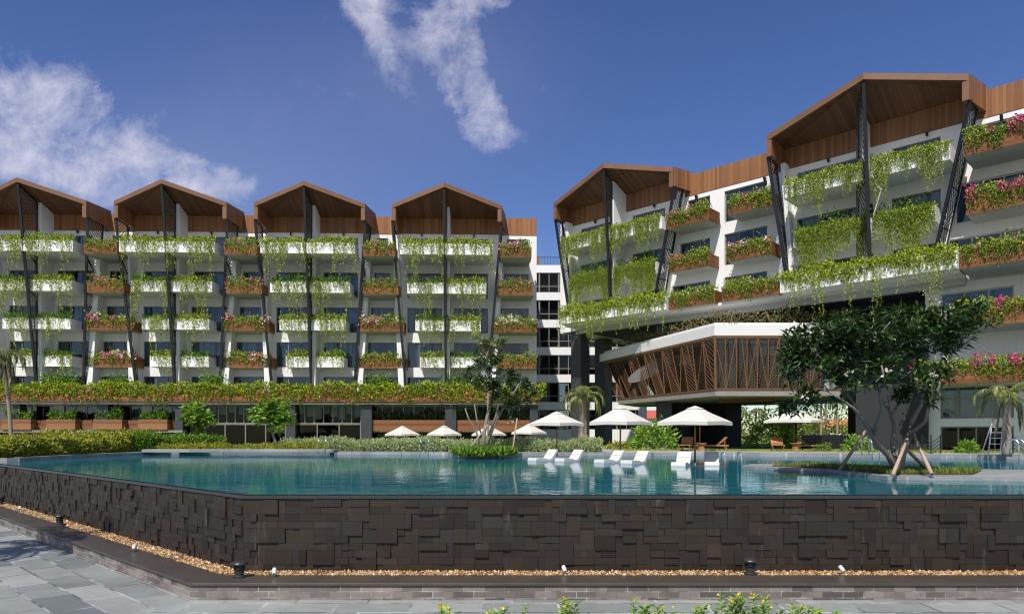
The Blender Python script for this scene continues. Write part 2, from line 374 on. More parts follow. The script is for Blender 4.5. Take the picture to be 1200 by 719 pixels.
# kerb wall round the gravel channel
kr = empty('low_kerb_wall', (kx.x, kx.y, Z_PLAZA), 0, 'low brick kerb wall with wet dark stone top along the gravel strip', 'kerb wall')
def kid(o, p):
    o.parent = p; o.location = o.location - p.location; return o
m_ = MB(); band(m_, path(1.16), path(.80), Z_PLAZA - .1, Z_LEDGE - .05)
o = m_.build('brick_face', MKERB); kid(o, kr)
# upright bricks need face coordinates: rotate the pattern into the vertical plane
for nd in MKERB.node_tree.nodes:
    if nd.bl_idname == 'ShaderNodeMapping':
        t = NT(MKERB.node_tree); tc = t.add('ShaderNodeTexCoord'); sp = t.add('ShaderNodeSeparateXYZ', inp={0: tc.outputs['Object']})
        cb = t.add('ShaderNodeCombineXYZ', inp={0: t.math('SUBTRACT', sp.outputs[0], t.math('MULTIPLY', sp.outputs[1], .5)), 1: sp.outputs[2], 2: 0.0})
        MKERB.node_tree.links.new(cb.outputs[0], nd.inputs[0])
m_ = MB(); band(m_, path(1.19), path(.46), Z_LEDGE - .05, Z_LEDGE)
kid(m_.build('coping', MLEDGE, bevel=.008), kr)

# pebbles
pts = []
m_ = MB(); band(m_, path(.46), path(0.02), Z_LEDGE - .1, Z_LEDGE - .03)
tag(m_.build('gravel_bed', M_plain('gravel_base', (.16, .09, .04), .9, .4, 12, .5)), kind='structure')
def pebbles():
    V = []; F = []; n_front, n_diag = 6400, 4400
    base = np.array([(1, 0, 0), (.3, .95, 0), (-.8, .6, 0), (-.8, -.6, 0), (.3, -.95, 0), (.1, 0, .7)])
    fc = [(0, 1, 5), (1, 2, 5), (2, 3, 5), (3, 4, 5), (4, 0, 5)]
    for i in range(n_front + n_diag):
        o_ = RNG.uniform(.03, .47)
        if i < n_front:
            x = RNG.uniform(CN.x, 15); p = np.array([x, CN.y - o_, 0])
        else:
            t_ = RNG.uniform(0, 1) ** 1.3 * 26; q = CN + DG * t_ + N2 * o_ ; p = np.array([q.x, q.y, 0])
        sz = RNG.uniform(.018, .04) * (1.5 if RNG.random() < .1 else 1); a = RNG.uniform(0, 6.28)
        rot = np.array([[math.cos(a), -math.sin(a), 0], [math.sin(a), math.cos(a), 0], [0, 0, 1]])
        q = (base * np.array([sz, sz * RNG.uniform(.6, 1), sz * RNG.uniform(.8, 1.4)])) @ rot.T + p + np.array([0, 0, Z_LEDGE - .03 + RNG.uniform(0, .025)])
        b = len(V); V += q.tolist(); F += [tuple(b + j for j in f) for f in fc]
    return link_mesh('gravel', V, F, M_leaf('pebble_stone', [(0, (.07, .032, .012)), (.3, (.24, .12, .04)), (.6, (.37, .215, .075)), (.85, (.5, .39, .24)), (1, (.14, .085, .045))], 0.0, .35))
tag(pebbles(), kind='stuff')

# pool wall clad in dark stone blocks of uneven depth
pw = empty('pool_wall', (CN.x, CN.y, Z_LEDGE), 0, 'dark brown stone block wall holding the pool with uneven relief', 'pool wall')
m_ = MB(); band(m_, path(-.01), path(-.35), Z_LEDGE - .2, Z_WATER - .09)
kid(m_.build('wall_core', MRIM), pw)
m_ = MB(); band(m_, path(.035), path(-.38), Z_WATER - .09, Z_WATER - .02)
kid(m_.build('rim', MRIM, bevel=.012), pw)
def M_blocks():
    m, t, p = new_mat('basalt_blocks'); g = t.add('ShaderNodeNewGeometry'); v = coords(t)
    n = t.add('ShaderNodeTexNoise', inp={'Vector': v, 'Scale': 5, 'Detail': 8, 'Roughness': .7})
    col = t.ramp(g.outputs['Random Per Island'], [(0, (.018, .013, .0105)), (.4, (.036, .0265, .02)), (.7, (.028, .0205, .016)), (.85, (.024, .0225, .023)), (1, (.046, .034, .026))])
    col = t.mix(t.ramp(n.outputs[0], [(.35, 0.0), (.75, .6)]), col, (.012, .009, .007))
    v2 = coords(t, 'Object', (2.2, 2.2, .35)); n2 = t.add('ShaderNodeTexNoise', inp={'Vector': v2, 'Scale': 2, 'Detail': 7, 'Roughness': .7})
    col = t.mix(t.ramp(n2.outputs[0], [(.6, 0.0), (.75, .35)]), col, (.22, .2, .18))
    t.l.new(col, p.inputs['Base Color'])
    t.l.new(t.ramp(n.outputs[0], [(.3, .34), (.7, .7)]), p.inputs['Roughness']); p.inputs['Specular IOR Level'].default_value = .3
    b = t.add('ShaderNodeBump', inp={'Strength': .25, 'Distance': .01, 'Height': t.add('ShaderNodeTexNoise', inp={'Vector': v, 'Scale': 40, 'Detail': 4}).outputs[0]})
    t.l.new(b.outputs[0], p.inputs['Normal']); return m
def cladding():
    mb = MB(); cell = .135; zt = Z_WATER - .095; rows = 10; ch = (zt - (Z_LEDGE - .03)) / rows
    def run(org, d, nrm, length):
        nc = int(length / cell); used = np.zeros((rows, nc), bool)
        for c in range(nc):
            for r in range(rows):
                if used[r, c]: continue
                w_, h_ = random.choice([(1, 1), (2, 1), (3, 1), (1, 1), (2, 2), (3, 2), (1, 2), (2, 1), (2, 2), (1, 3), (2, 3), (4, 1), (1, 2), (3, 1)])
                w_ = min(w_, nc - c); h_ = min(h_, rows - r)
                while h_ > 1 and used[r:r + h_, c].any(): h_ -= 1
                while w_ > 1 and used[r:r + h_, c:c + w_].any(): w_ -= 1
                used[r:r + h_, c:c + w_] = True
                e = random.choice([.0, .006, .014, .023, .034, .046]) + random.uniform(0, .004)
                a = org + d * (c * cell + .002); b = org + d * ((c + w_) * cell - .002)
                z1 = zt - r * ch - .002; z0 = zt - (r + h_) * ch + .002
                i_ = -nrm * .05; o_ = nrm * e
                P = [(a + i_), (b + i_), (b + o_), (a + o_)]
                mb.hexa([(p.x, p.y, z0) for p in P] + [(p.x, p.y, z1) for p in P])
    run(CN + Vector((0, 0)), Vector((1, 0)), Vector((0, -1)), 24)
    run(CN + Vector((0, 0)), DG, N2, 34)
    return mb.build('cladding', M_blocks())
kid(cladding(), pw)

# pool basin
FAR = [on_z(a, b, Z_WATER)[:2] for a, b in [(8, 541.5), (100, 536), (200, 531.7), (205, 530.2), (385, 530.2), (392, 532), (525, 533), (531, 535.5), (545, 536.5), (590, 536.5), (600, 535.5), (612, 533.5), (700, 533.5), (840, 534), (1060, 535.5), (1200, 538), (1480, 539.5)]]
tip = CN + DG * 24.5 - N2 * .15
edge = [(tip.x, tip.y)] + FAR + [(45.9, 29.4)]
inner = path(-.2); near = [(45.9, inner[0].y), (inner[1].x, inner[1].y)]
pool = edge + near
nearw = path(-.03); poolw = edge + [(45.9, nearw[0].y), (nearw[1].x, nearw[1].y), tuple(CN + DG * 24.6 - N2 * .03)]
def M_water():
    m, t, p = new_mat('pool_water_surface'); v = coords(t, 'Object', (1, 1.25, 1))
    n1 = t.add('ShaderNodeTexNoise', inp={'Vector': v, 'Scale': 1.5, 'Detail': 4, 'Roughness': .55, 'Distortion': .4})
    n2 = t.add('ShaderNodeTexNoise', inp={'Vector': v, 'Scale': .45, 'Detail': 2, 'Roughness': .5})
    h = t.math('ADD', t.math('MULTIPLY', n1.outputs[0], .04), t.math('MULTIPLY', n2.outputs[0], .05))
    b = t.add('ShaderNodeBump', inp={'Strength': .15, 'Distance': 1.0, 'Height': h})
    b2 = t.add('ShaderNodeBump', inp={'Strength': .95, 'Distance': 1.0, 'Height': h})
    gl = t.add('ShaderNodeBsdfGlossy', inp={0: (.92, .97, 1, 1), 'Roughness': .015, 'Normal': b.outputs[0]})
    tr = t.add('ShaderNodeBsdfTransparent', inp={0: (.5, .8, .86, 1)})
    df = t.add('ShaderNodeBsdfDiffuse', inp={0: (.018, .16, .215, 1), 'Normal': b2.outputs[0]})
    body = t.add('ShaderNodeMixShader', inp={0: .45, 1: df.outputs[0], 2: tr.outputs[0]})
    fr = t.add('ShaderNodeFresnel', inp={0: 1.33, 'Normal': b2.outputs[0]})
    f = t.math('MULTIPLY', fr.outputs[0], .8, clamp=True)
    mx = t.add('ShaderNodeMixShader', inp={0: f, 1: body.outputs[0], 2: gl.outputs[0]})
    t.l.new(mx.outputs[0], t.n['Material Output'].inputs[0]); return m
sheet('pool_water', poolw, Z_WATER, M_water())
MPT = M_tiles('teal_pool_tile', 0, .5, .5, (.01, .105, .125), (.02, .15, .165), (.02, .09, .1), .4, bump=0)
MPT2 = M_tiles('pale_green_pool_tile', 0, .5, .5, (.10, .22, .17), (.14, .27, .21), (.09, .18, .15), .4, bump=0)
sheet('pool_floor', pool, -2.45, MPT)
m_ = MB()
pp = [Vector(p) for p in pool]
for i in range(len(pp)):
    p, q = pp[i], pp[(i + 1) % len(pp)]
    m_.add([(p.x, p.y, -2.45), (q.x, q.y, -2.45), (q.x, q.y, -1.16), (p.x, p.y, -1.16)], [(0, 1, 2, 3)])
tag(m_.build('pool_side', MPT), kind='structure')
# shallow shelf along the far side
sh = [on_z(a, b, Z_WATER)[:2] for a, b in [(606, 533), (700, 533), (840, 533.5), (1030, 535), (985, 543), (900, 549), (780, 548), (690, 543), (600, 540)]]
bm_ = MB(); bm_.prism([(x, y, -2.4) for x, y in sh], (0, 0, 1.02)); tag(bm_.build('pool_shelf', MPT2), kind='structure')
sh2 = [on_z(a, b, Z_WATER)[:2] for a, b in [(14, 541), (98, 535.4), (198, 531.2), (205, 529.8), (385, 529.8), (395, 531.5), (528, 532.5), (534, 535), (546, 536), (590, 536), (600, 538.5), (520, 537.5), (380, 536), (210, 536), (110, 541)]]
bm_ = MB(); bm_.prism([(x, y, -2.4) for x, y in sh2], (0, 0, .92)); tag(bm_.build('pool_shelf', MPT2), kind='structure')

# deck, lawn and far ground
def back_off(p, d):
    return (p[0] + p[0] / p[1] * d * .5, p[1] + d)
DECKN = edge
deck = edge + [(70, 29.4), (70, 36)] + [on_z(1200, 530.5, Z_DECK)[:2], on_z(1060, 530, Z_DECK)[:2], on_z(840, 527.2, Z_DECK)[:2], (12, 52), (-6, 46), (-30, 50), (-45, 60)] 
gp = [(CN + DG * 95).to_tuple()] + edge + [(46.2, 29.4), (46.2, 13.3), (900, 13.3), (900, 3500), (-900, 3500), (-900, 800)]
sheet('ground', gp, Z_DECK - .012, MGRAS)
sheet('pool_deck', deck, Z_DECK, MDECK)
cp = MB(); pe = [Vector(p) for p in edge]
for i in range(len(pe) - 1):
    p, q = pe[i], pe[i + 1]; d = (q - p).normalized(); n_ = Vector((-d.y, d.x))
    if n_.y < 0 and abs(d.x) > .3: n_ = -n_
    cp.hexa([(p.x, p.y, -1.5), (q.x, q.y, -1.5), (q.x + n_.x * .45, q.y + n_.y * .45, -1.5), (p.x + n_.x * .45, p.y + n_.y * .45, -1.5),
             (p.x, p.y, Z_DECK + .012), (q.x, q.y, Z_DECK + .012), (q.x + n_.x * .45, q.y + n_.y * .45, Z_DECK + .012), (p.x + n_.x * .45, p.y + n_.y * .45, Z_DECK + .012)])
tag(cp.build('pool_coping', MCOP), kind='structure')
# planted island in the pool
isl = [on_z(a, b, -1.06)[:2] for a, b in [(868, 545.5), (905, 547.5), (965, 549), (1040, 557.5), (1225, 559.5), (1225, 551), (1150, 549), (1050, 547), (960, 543), (880, 543.2)]]
m_ = MB(); m_.prism([(x, y, -2.4) for x, y in isl], (0, 0, 1.34)); tag(m_.build('island_coping', MCOP), kind='structure')
isl2 = [on_z(a, b, -1.02)[:2] for a, b in [(905, 544.8), (965, 547), (1046, 554), (1140, 554.5), (1150, 550), (1050, 548), (960, 543.8)]]
m_ = MB(); m_.prism([(x, y, -1.2) for x, y in isl2], (0, 0, .17)); tag(m_.build('island_soil', MSOIL), kind='structure')

# ------------------------------------------------------------------ hotel wings
def wall(F, root, wp, u0, u1, z0, z1, holes=(), thick=.25, mat=None, name='wall'):
    us = sorted(set([u0, u1] + [min(max(h[i], u0), u1) for h in holes for i in (0, 1)])); zs = sorted(set([z0, z1] + [min(max(h[i], z0), z1) for h in holes for i in (2, 3)]))
    mb = MB(True)
    for j in range(len(zs) - 1):
        zc = (zs[j] + zs[j + 1]) / 2; st = None
        for i in range(len(us) - 1):
            uc = (us[i] + us[i + 1]) / 2
            hit = any(h[0] < uc < h[1] and h[2] < zc < h[3] for h in holes)
            if not hit and st is None: st = us[i]
            if (hit or i == len(us) - 2) and st is not None:
                mb.box(st, us[i] if hit else us[i + 1], wp - thick, wp, zs[j], zs[j + 1]); st = None
    return mb.build(name, mat or MW, root)
def window(F, root, wp, u0, u1, z0, z1, mull=2, frame=None, curtain=True, trans=None, t=.07, glass=None):
    """frame in an opening; wp = plane of the frame"""
    fm = MB(True)
    fm.box(u0, u0 + t, wp - .09, wp, z0, z1); fm.box(u1 - t, u1, wp - .09, wp, z0, z1)
    fm.box(u0 + t, u1 - t, wp - .09, wp, z0, z0 + t); fm.box(u0 + t, u1 - t, wp - .09, wp, z1 - t, z1)
    for i in range(1, mull + 1):
        x = u0 + (u1 - u0) * i / (mull + 1); fm.box(x - t / 2, x + t / 2, wp - .08, wp - .004, z0 + t, z1 - t)
    if trans: fm.box(u0 + t, u1 - t, wp - .075, wp - .008, trans - t / 2, trans + t / 2)
    f = fm.build('window', frame or MFR, root); pane = glass or (MPANE if curtain else MPANED)
    pm = MB(True); pm.box(u0 + t * .8, u1 - t * .8, wp - .055, wp - .04, z0 + t * .8, z1 - t * .8); pm.build('pane', pane, f)
    if curtain:
        cm = MB(True); W = u1 - u0; cv_ = random.choice([random.uniform(.12, .26)] * 3 + [.62])
        for (a, b) in ((u0 + .08, u0 + .08 + W * cv_), (u1 - .08 - W * random.uniform(.12, .3), u1 - .08)):
            n = max(3, int((b - a) / .09)); 
            for i in range(n):
                x = a + (b - a) * i / n; cm.box(x, x + (b - a) / n * .8, wp - .3 - .05 * (i % 2), wp - .24 - .05 * (i % 2), z0 + .03, z1 - .05)
        cm.build('curtain', MCUR, f)
    return f

def bil(P00, P10, P11, P01, s, t):
    return [(P00[i] * (1 - s) + P10[i] * s) * (1 - t) + (P01[i] * (1 - s) + P11[i] * s) * t for i in range(3)]
def lattice(root, fb, ft, bt, bb, name='lattice_fin', step=.3):
    step = .3 if root is hl else .36; sw = .05 if root is hl else .038
    """steel screen: front bottom, front top, back top, back bottom (u, w, z)"""
    m = MB(True); th = .11
    m.bar(fb, ft, th, .2); m.bar(bb, bt, .13, .13); m.bar(ft, bt, .13, .13); m.bar(fb, bb, .1, .1)
    if root is hl: m.bar(bil(fb, bb, bt, ft, 0, .78), bil(fb, bb, bt, ft, 1, .66), .08)
    for tt in (.25, .5): m.bar(bil(fb, bb, bt, ft, 0, tt), bil(fb, bb, bt, ft, 1, tt), .06)
    f = m.build(name, MBK, root)
    H = (Vector(ft) - Vector(fb)).length; Wd = ((Vector(bt) - Vector(ft)).length + (Vector(bb) - Vector(fb)).length) / 2
    s_ = MB(True)
    for sg in (1, -1):
        c = -Wd if sg > 0 else 0
        c0 = c
        while c0 < H + (0 if sg > 0 else Wd):
            # line y = c0 + sg*x , x in [0,Wd]
            xa, xb = 0.0, Wd
            ya, yb = c0, c0 + sg * Wd
            def clipx(xa, xb):
                lo, hi = xa, xb
                for lim in (0, H):
                    xi = (lim - c0) / sg
                    if (lim == 0 and sg > 0) or (lim == H and sg < 0): lo = max(lo, xi)
                    else: hi = min(hi, xi)
                return lo, hi
            lo, hi = clipx(xa, xb)
            if hi - lo > .05:
                p = bil(fb, bb, bt, ft, lo / Wd, (c0 + sg * lo) / H); q = bil(fb, bb, bt, ft, hi / Wd, (c0 + sg * hi) / H)
                s_.bar(p, q, sw, .012)
            c0 += step
    s_.build('screen', MSCR, f)
    return f

def gable(root, uc, l, r, we, wp, we_l=None, zt=20.5, zp=21.94, zback=20.6, wb=-1.3):
    th = .37; bl, br = l - .15, r + .45
    FL, FP, FR = (uc + l, we, zt), (uc, wp, zp), (uc + r, we, zt)
    BL, BP, BR = (uc + bl, wb, zback), (uc, wb, zback), (uc + br, wb, zback)
    top = [FL, FP, FR, BR, BP, BL]; bot = [(a, b, c - th) for a, b, c in top]
    m = MB(True)
    m.add(bot, [(0, 1, 5), (1, 4, 5), (1, 2, 3), (1, 3, 4)])
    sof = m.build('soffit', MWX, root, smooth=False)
    m = MB(True)
    tp = [(a, b, c + .003) for a, b, c in top]
    m.add(tp, [(0, 1, 5), (1, 4, 5), (1, 2, 3), (1, 3, 4)])
    for i, j in ((0, 1), (1, 2)):
        a, b, c, d = top[i], top[j], bot[j], bot[i]; o_ = .04
        m.hexa([(d[0], d[1] - .1, d[2] - .01), (c[0], c[1] - .1, c[2] - .01), (c[0], c[1] + o_, c[2] - .01), (d[0], d[1] + o_, d[2] - .01),
                (a[0], a[1] - .1, a[2]), (b[0], b[1] - .1, b[2]), (b[0], b[1] + o_, b[2]), (a[0], a[1] + o_, a[2])])
    m.build('gable_roof', MWF, root, smooth=False)
    for sgn, e, be in ((-1, l, bl), (1, r, br)):
        m = MB(True); t_ = .34 * -sgn
        m.hexa([(uc + e, we - .02, 19.06), (uc + e + t_, we - .02, 19.06), (uc + be + t_, wb, 19.06), (uc + be, wb, 19.06),
                (uc + e, we - .02, zt + .005), (uc + e + t_, we - .02, zt + .005), (uc + be + t_, wb, zback + .005), (uc + be, wb, zback + .005)])
        m.build('side_panel', MWXY, root)
        m = MB(True); a_, b_ = sorted((uc + e - .003 * -sgn, uc + e + t_))
        m.box(a_, b_, we - .02, we + .05, 19.04, zt + .008); m.build('fascia_end', MWF, root)

def balcony(root, zb, wf, u0, u1, wwall, kind, h=.95, depth=.6, side=1.7, ends=(True, True)):
    m = MB(True)
    if kind == 'white':
        m.box(u0, u1, wf - depth, wf, zb, zb + h)
        if ends[0]: m.box(u0, u0 + .14, wf - side, wf - depth, zb, zb + h)
        if ends[1]: m.box(u1 - .14, u1, wf - side, wf - depth, zb, zb + h)
        m.box(u0 + .002, u1 - .002, wwall, wf - depth, zb + .003, zb + .2)
        b = m.build('balcony', MW, root)
    else:
        m.box(u0 + .05, u1 - .05, wwall, wf - .06, zb, zb + .2)
        b = m.build('balcony', MGR, root)
        q = MB(True); q.box(u0, u1, wf - depth, wf, zb + .03, zb + h)
        q.box(u0, u0 + .12, wf - side, wf - depth, zb + .03, zb + h); q.box(u1 - .12, u1, wf - side, wf - depth, zb + .03, zb + h)
        q.build('planter_box', MWZ, b)
    # thin steel railing behind the plants
    g = MB(True); wr = wf - depth - .05
    g.bar((u0 + .1, wr, zb + h + .28), (u1 - .1, wr, zb + h + .28), .04)
    k = int((u1 - u0) / .5)
    for i in range(k + 1):
        x = u0 + .1 + (u1 - u0 - .2) * i / max(k, 1); g.bar((x, wr, zb + h - .2), (x, wr, zb + h + .28), .025)
    g.build('railing', MBK, b)
    return b

PLANTS = []     # (frame, kind, u0, u1, w_front, z_top, label, extra) filled while building, planted later
FLOORS = [15.97, 12.72, 9.47, 6.22, 3.0]
ROWN = ['top-row', 'second-row', 'third-row', 'fourth-row']
ORD = ['first', 'second', 'third', 'fourth', 'fifth', 'sixth']

def bay(F, root, uc, l, r, we, wp, rows, idx, zfin, bots, floors, exts, wb=0.0, pu=.06, zband=18.76):
    hb = {-1: -bots[0], 1: bots[1]}; tops = {-1: -l - .25, 1: r - .05}
    gable(root, uc, l, r, we, wp, wb=wb)
    # band of boards under the soffit, then white wall with windows
    m = MB(True); m.box(uc + l + .08, uc + r - .02, wb - .1, wb + .03, zband, 20.222); m.build('wood_band', MWXY, root)
    holes = []
    for i, fz in enumerate(floors):
        for (a, b) in ((-hb[-1] + .1, -.5), (.6, hb[1] - .05)):
            holes.append((uc + a, uc + b, fz + .04, fz + 2.38))
    for i, fz in enumerate(floors):
        a_, b_ = exts[i]
        if i == 0: wall(F, root, wb, max(a_, uc + l + .2), min(b_, uc + r - .1), 18.7, 19.5, [], name='bay_wall')
        wall(F, root, wb, a_, b_, fz - (.2 if i == len(floors) - 1 else 0), 18.7 if i == 0 else floors[i - 1], [h for h in holes if fz < h[2] < fz + 1], name='bay_wall')
    for i, hl in enumerate(holes):
        window(F, root, wb - .12, hl[0], hl[1], hl[2], hl[3], 2 if (hl[1] - hl[0]) > 2.6 else 1, MFR)
    for x in (-l * -.5, r * .5):
        m = MB(True); m.bar((uc + x, wb + .25, 18.72), (uc + x, wb + .12, 18.5), .14, .12); m.box(uc + x - .04, uc + x + .04, wb + .001, wb + .2, 18.68, 18.73); m.build('wall_lamp', MBK, root)
    # partition between the two rooms
    zs = lambda w_: 20.2 + (w_ - wb) / (wp - wb) * 1.3
    m = MB(True); m.prism([(uc + pu, wb, floors[-1] - .1), (uc + pu, 1.85, floors[-1] - .1), (uc + pu, 1.85, zs(1.85) - abs(pu) * .12), (uc + pu, wb, zs(wb))], (.26, 0, 0)); m.build('partition', MW, root)
    # leaning side walls
    half_narrow = abs(l) < 5
    for sg in (-1, 1):
        for_t, for_b = sg * (hb[sg] + (tops[sg] - hb[sg]) * (.8 if half_narrow else 1)), sg * hb[sg]
        m = MB(True); z0 = floors[-1] - .1; z1 = 16.2 if half_narrow else 19.0; t_ = sg * (.5 if half_narrow else -.3); wf_ = 1.3 if half_narrow else .8
        m.hexa([(uc + for_b, wb, z0), (uc + for_b + t_, wb, z0), (uc + for_b + t_, wf_, z0), (uc + for_b, wf_, z0),
                (uc + for_t, wb, z1), (uc + for_t + t_, wb, z1), (uc + for_t + t_, wf_, z1), (uc + for_t, wf_, z1)])
        m.build('side_wall', MW, root)
    # steel screens: middle and both sides
    e = zfin
    wbot = rows[-1][1] + .35
    lattice(root, (uc - .02, wbot, e), (uc - .02, wp - .12, 21.4), (uc - .02 + (pu + .1 if pu < -.2 else 0), 1.95, 20.7), (uc - .02 + (pu + .1 if pu < -.2 else 0), 1.95, e))
    for sg, x in ((-1, l), (1, r)):
        lattice(root, (uc + sg * (hb[sg] - .15), wbot - .6, e), (uc + x, we - .2, 19.06), (uc + x + sg * .1, .7, 19.06), (uc + sg * (hb[sg] + .05), .62, e))
    for i, (zb, wf, ul, ur) in enumerate(rows):
        zb_ = zb
        for s, (a, b) in enumerate(((ul, -.05), (.05, ur))):
            balcony(root, zb, wf, uc + a, uc + b, wb, 'white', ends=(s == 0, s == 1))
            lab = f"vines over the {ROWN[i]} white planter {'left' if s == 0 else 'right'} of the black fin, {ORD[idx]} gable"
            PLANTS.append((F, 'vine', uc + a, uc + b, wf, zb + .95, lab, (i, s, idx)))

# ---- left wing
MWB = M_wood('wood_box_boards', (.24, .115, .055), 'z', .24)
FL_ = Frame(-42.42, 62.8, R(1.89))
hl = empty('hotel_wing', (FL_.ox, FL_.oy, 0), FL_.a, 'long white hotel wing with four wooden gables facing the pool squarely', 'hotel building')
PITCH = 12.13
EXT = [5.3, 5.05, 4.75, 4.45, 4.15]
LROWS = [(15.87, 3.8, -3.95, 4.25), (12.62, 2.9, -3.4, 3.65), (9.37, 2.3, -2.75, 3.15), (6.12, 1.6, -2.4, 2.85)]
for b in range(4):
    bay(FL_, hl, b * PITCH, -4.75, 5.0, 3.1, 4.5, LROWS, b, 3.9, (-3.85, 3.85), FLOORS, [(b * PITCH - e, b * PITCH + e) for e in EXT])
GROWS = [(15.8, 3.2, 4.85, 7.7), (12.55, 2.5, 4.7, 7.9), (9.3, 1.9, 4.3, 8.3), (6.05, 1.3, 4.1, 8.45)]
GFL = [['green', 'fpink', 'fmix', 'fmix'], ['fpink', 'fpink', 'fmix', 'fmix'], ['fpink', 'green', 'fmix', 'green'], ['fmix', 'fpink', 'fwhite', 'green']]
for g in range(4):
    u0 = g * PITCH; last = g == 3
    for i, fz in enumerate(FLOORS):
        a = u0 + EXT[i]; b = u0 + (8.37 if last else PITCH - EXT[i])
        h = (a + .25, b - (.75 if last else .25), fz + .04, fz + 2.38)
        z1 = 18.72 if i == 0 else FLOORS[i - 1]
        wall(FL_, hl, 0.0, a, b, fz if i < 4 else fz - .3, z1, [h], name='gap_wall')
        window(FL_, hl, -.12, h[0], h[1], h[2], h[3], 2, MFR)
    m = MB(True); m.box(u0 + 5.3, u0 + (8.37 if last else 7.05), -.2, .04, 18.72, 20.35); m.build('wood_parapet', MWXY, hl)
    for i, (zb, wf, a, b) in enumerate(GROWS):
        if last: b = min(b, 8.3)
        balcony(hl, zb, wf, u0 + a, u0 + b, 0, 'wood')
        where = f"between the {ORD[g]} and {ORD[g + 1]} gables" if not last else "at the long wing's right end"
        kd = GFL[g][i]
        nm = {'green': 'green plants in', 'fpink': 'pink bougainvillea over', 'fmix': 'pink and white bougainvillea over', 'fwhite': 'white flowering creeper over'}[kd]
        PLANTS.append((FL_, kd, u0 + a, u0 + b, wf, zb + .95, f"{nm} the {ROWN[i]} wooden planter {where}", (i, 0, g)))
# body, roof slab, terrace
UE = 3 * PITCH + 8.37; UL = -9.0
m = MB(True); m.box(UL, UE, -14, -2.6, -1.0, 20.2); m.box(UE - .3, UE, -2.6, -.25, 2.6, 20.2); m.build('core', MW, hl)
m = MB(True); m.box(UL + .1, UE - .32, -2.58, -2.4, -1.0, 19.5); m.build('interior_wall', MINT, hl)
m = MB(True); m.box(UL + .2, UE - .2, -14.2, -1.6, 20.24, 20.3); m.build('flat_roof', MGR, hl)
m = MB(True)
for i, fz in enumerate(FLOORS[:4]): m.box(UL + .1, UE - .33, -2.4, -1.58, fz - .25, fz)
m.build('floor_slab', MGR, hl)
m = MB(True); m.box(UL, UE, -2.4, 2.5, 2.72, 2.95); m.build('terrace_slab', MSLAB, hl)
m = MB(True); m.box(UL, UE + .05, 1.9, 2.6, 2.93, 3.9); m.box(UE - .15, UE + .05, -.2, 1.9, 2.93, 3.9); m.build('terrace_planter', MWZ, hl)
uL = lambda px, w_: FL_.u_at(px, w_)
for j, (p0, p1) in enumerate([(-30, 60), (60, 215), (215, 338), (338, 465), (465, 552), (552, 640)]):
    nm = ['leafy green trailing plants along the terrace planter at the photo left edge', 'yellow-green trailing plants with few pink flowers over the terrace planter above four balcony boxes',
          'trailing bougainvillea along the terrace planter above the left small tree', 'green trailing plants with pink flowers along the terrace planter under the third gable',
          'trailing bougainvillea along the terrace planter under the fourth gable', 'green trailing plants on the terrace planter behind the tall pool tree'][j]
    PLANTS.append((FL_, 'terrace', uL(p0, 2.6), uL(p1, 2.6), 2.6, 3.9, nm, (4, 0, j)))
for p0, p1 in [(15, 23.5), (114, 126.5), (205, 214), (335, 346), (423, 435.5), (522, 534.5), (621, 630.5)]:
    m = MB(True); m.box(uL(p0, 2.2), uL(p1, 2.2), 1.3, 2.2, -1.0, 2.72); m.build('column', MSTONE, hl)
# bedroom balconies under the terrace at the far left
for j, (p0, p1) in enumerate([(2, 36), (54, 88), (109, 143), (161.5, 196)]):
    m = MB(True); m.box(uL(p0, 2.35), uL(p1, 2.35), 1.6, 2.35, .42, 1.36); m.build('planter_box', MWB, hl)
    PLANTS.append((FL_, 'low', uL(p0, 2.35) + .1, uL(p1, 2.35) - .1, 2.3, 1.36, f"low green bush in the {['first', 'second', 'third', 'fourth'][j]} wooden box from left under the terrace", (5, 0, j)))
m = MB(True); m.box(UL, uL(213, 1.55), 1.3, 1.55, .42, 1.3); m.build('balcony_front', MWD, hl)
m = MB(True); m.box(UL, uL(214, 2.25), -2.4, 2.25, .2, .40); m.build('lower_slab', MSLAB, hl)
hs = []
for p0, p1 in [(23, 63), (75, 114), (125, 166), (178, 213)]: hs.append((uL(p0, .3), uL(p1, .3), .5, 2.65))
wall(FL_, hl, .3, UL, uL(216, .3), .4, 2.72, hs, name='lower_wall')
for h in hs: window(FL_, hl, .2, h[0], h[1], h[2], h[3], 2, MFR)
hs = [(uL(20 + 22 * i, .2), uL(40 + 22 * i, .2), -.95, .15) for i in range(9)]
for h in hs: window(FL_, hl, .2, h[0], h[1], h[2], h[3], 1, MBK, curtain=False)
m = MB(True); m.box(UL, UE - .35, -2.38, -2.2, -1.0, 2.7); m.build('dark_back', MINT2, hl)
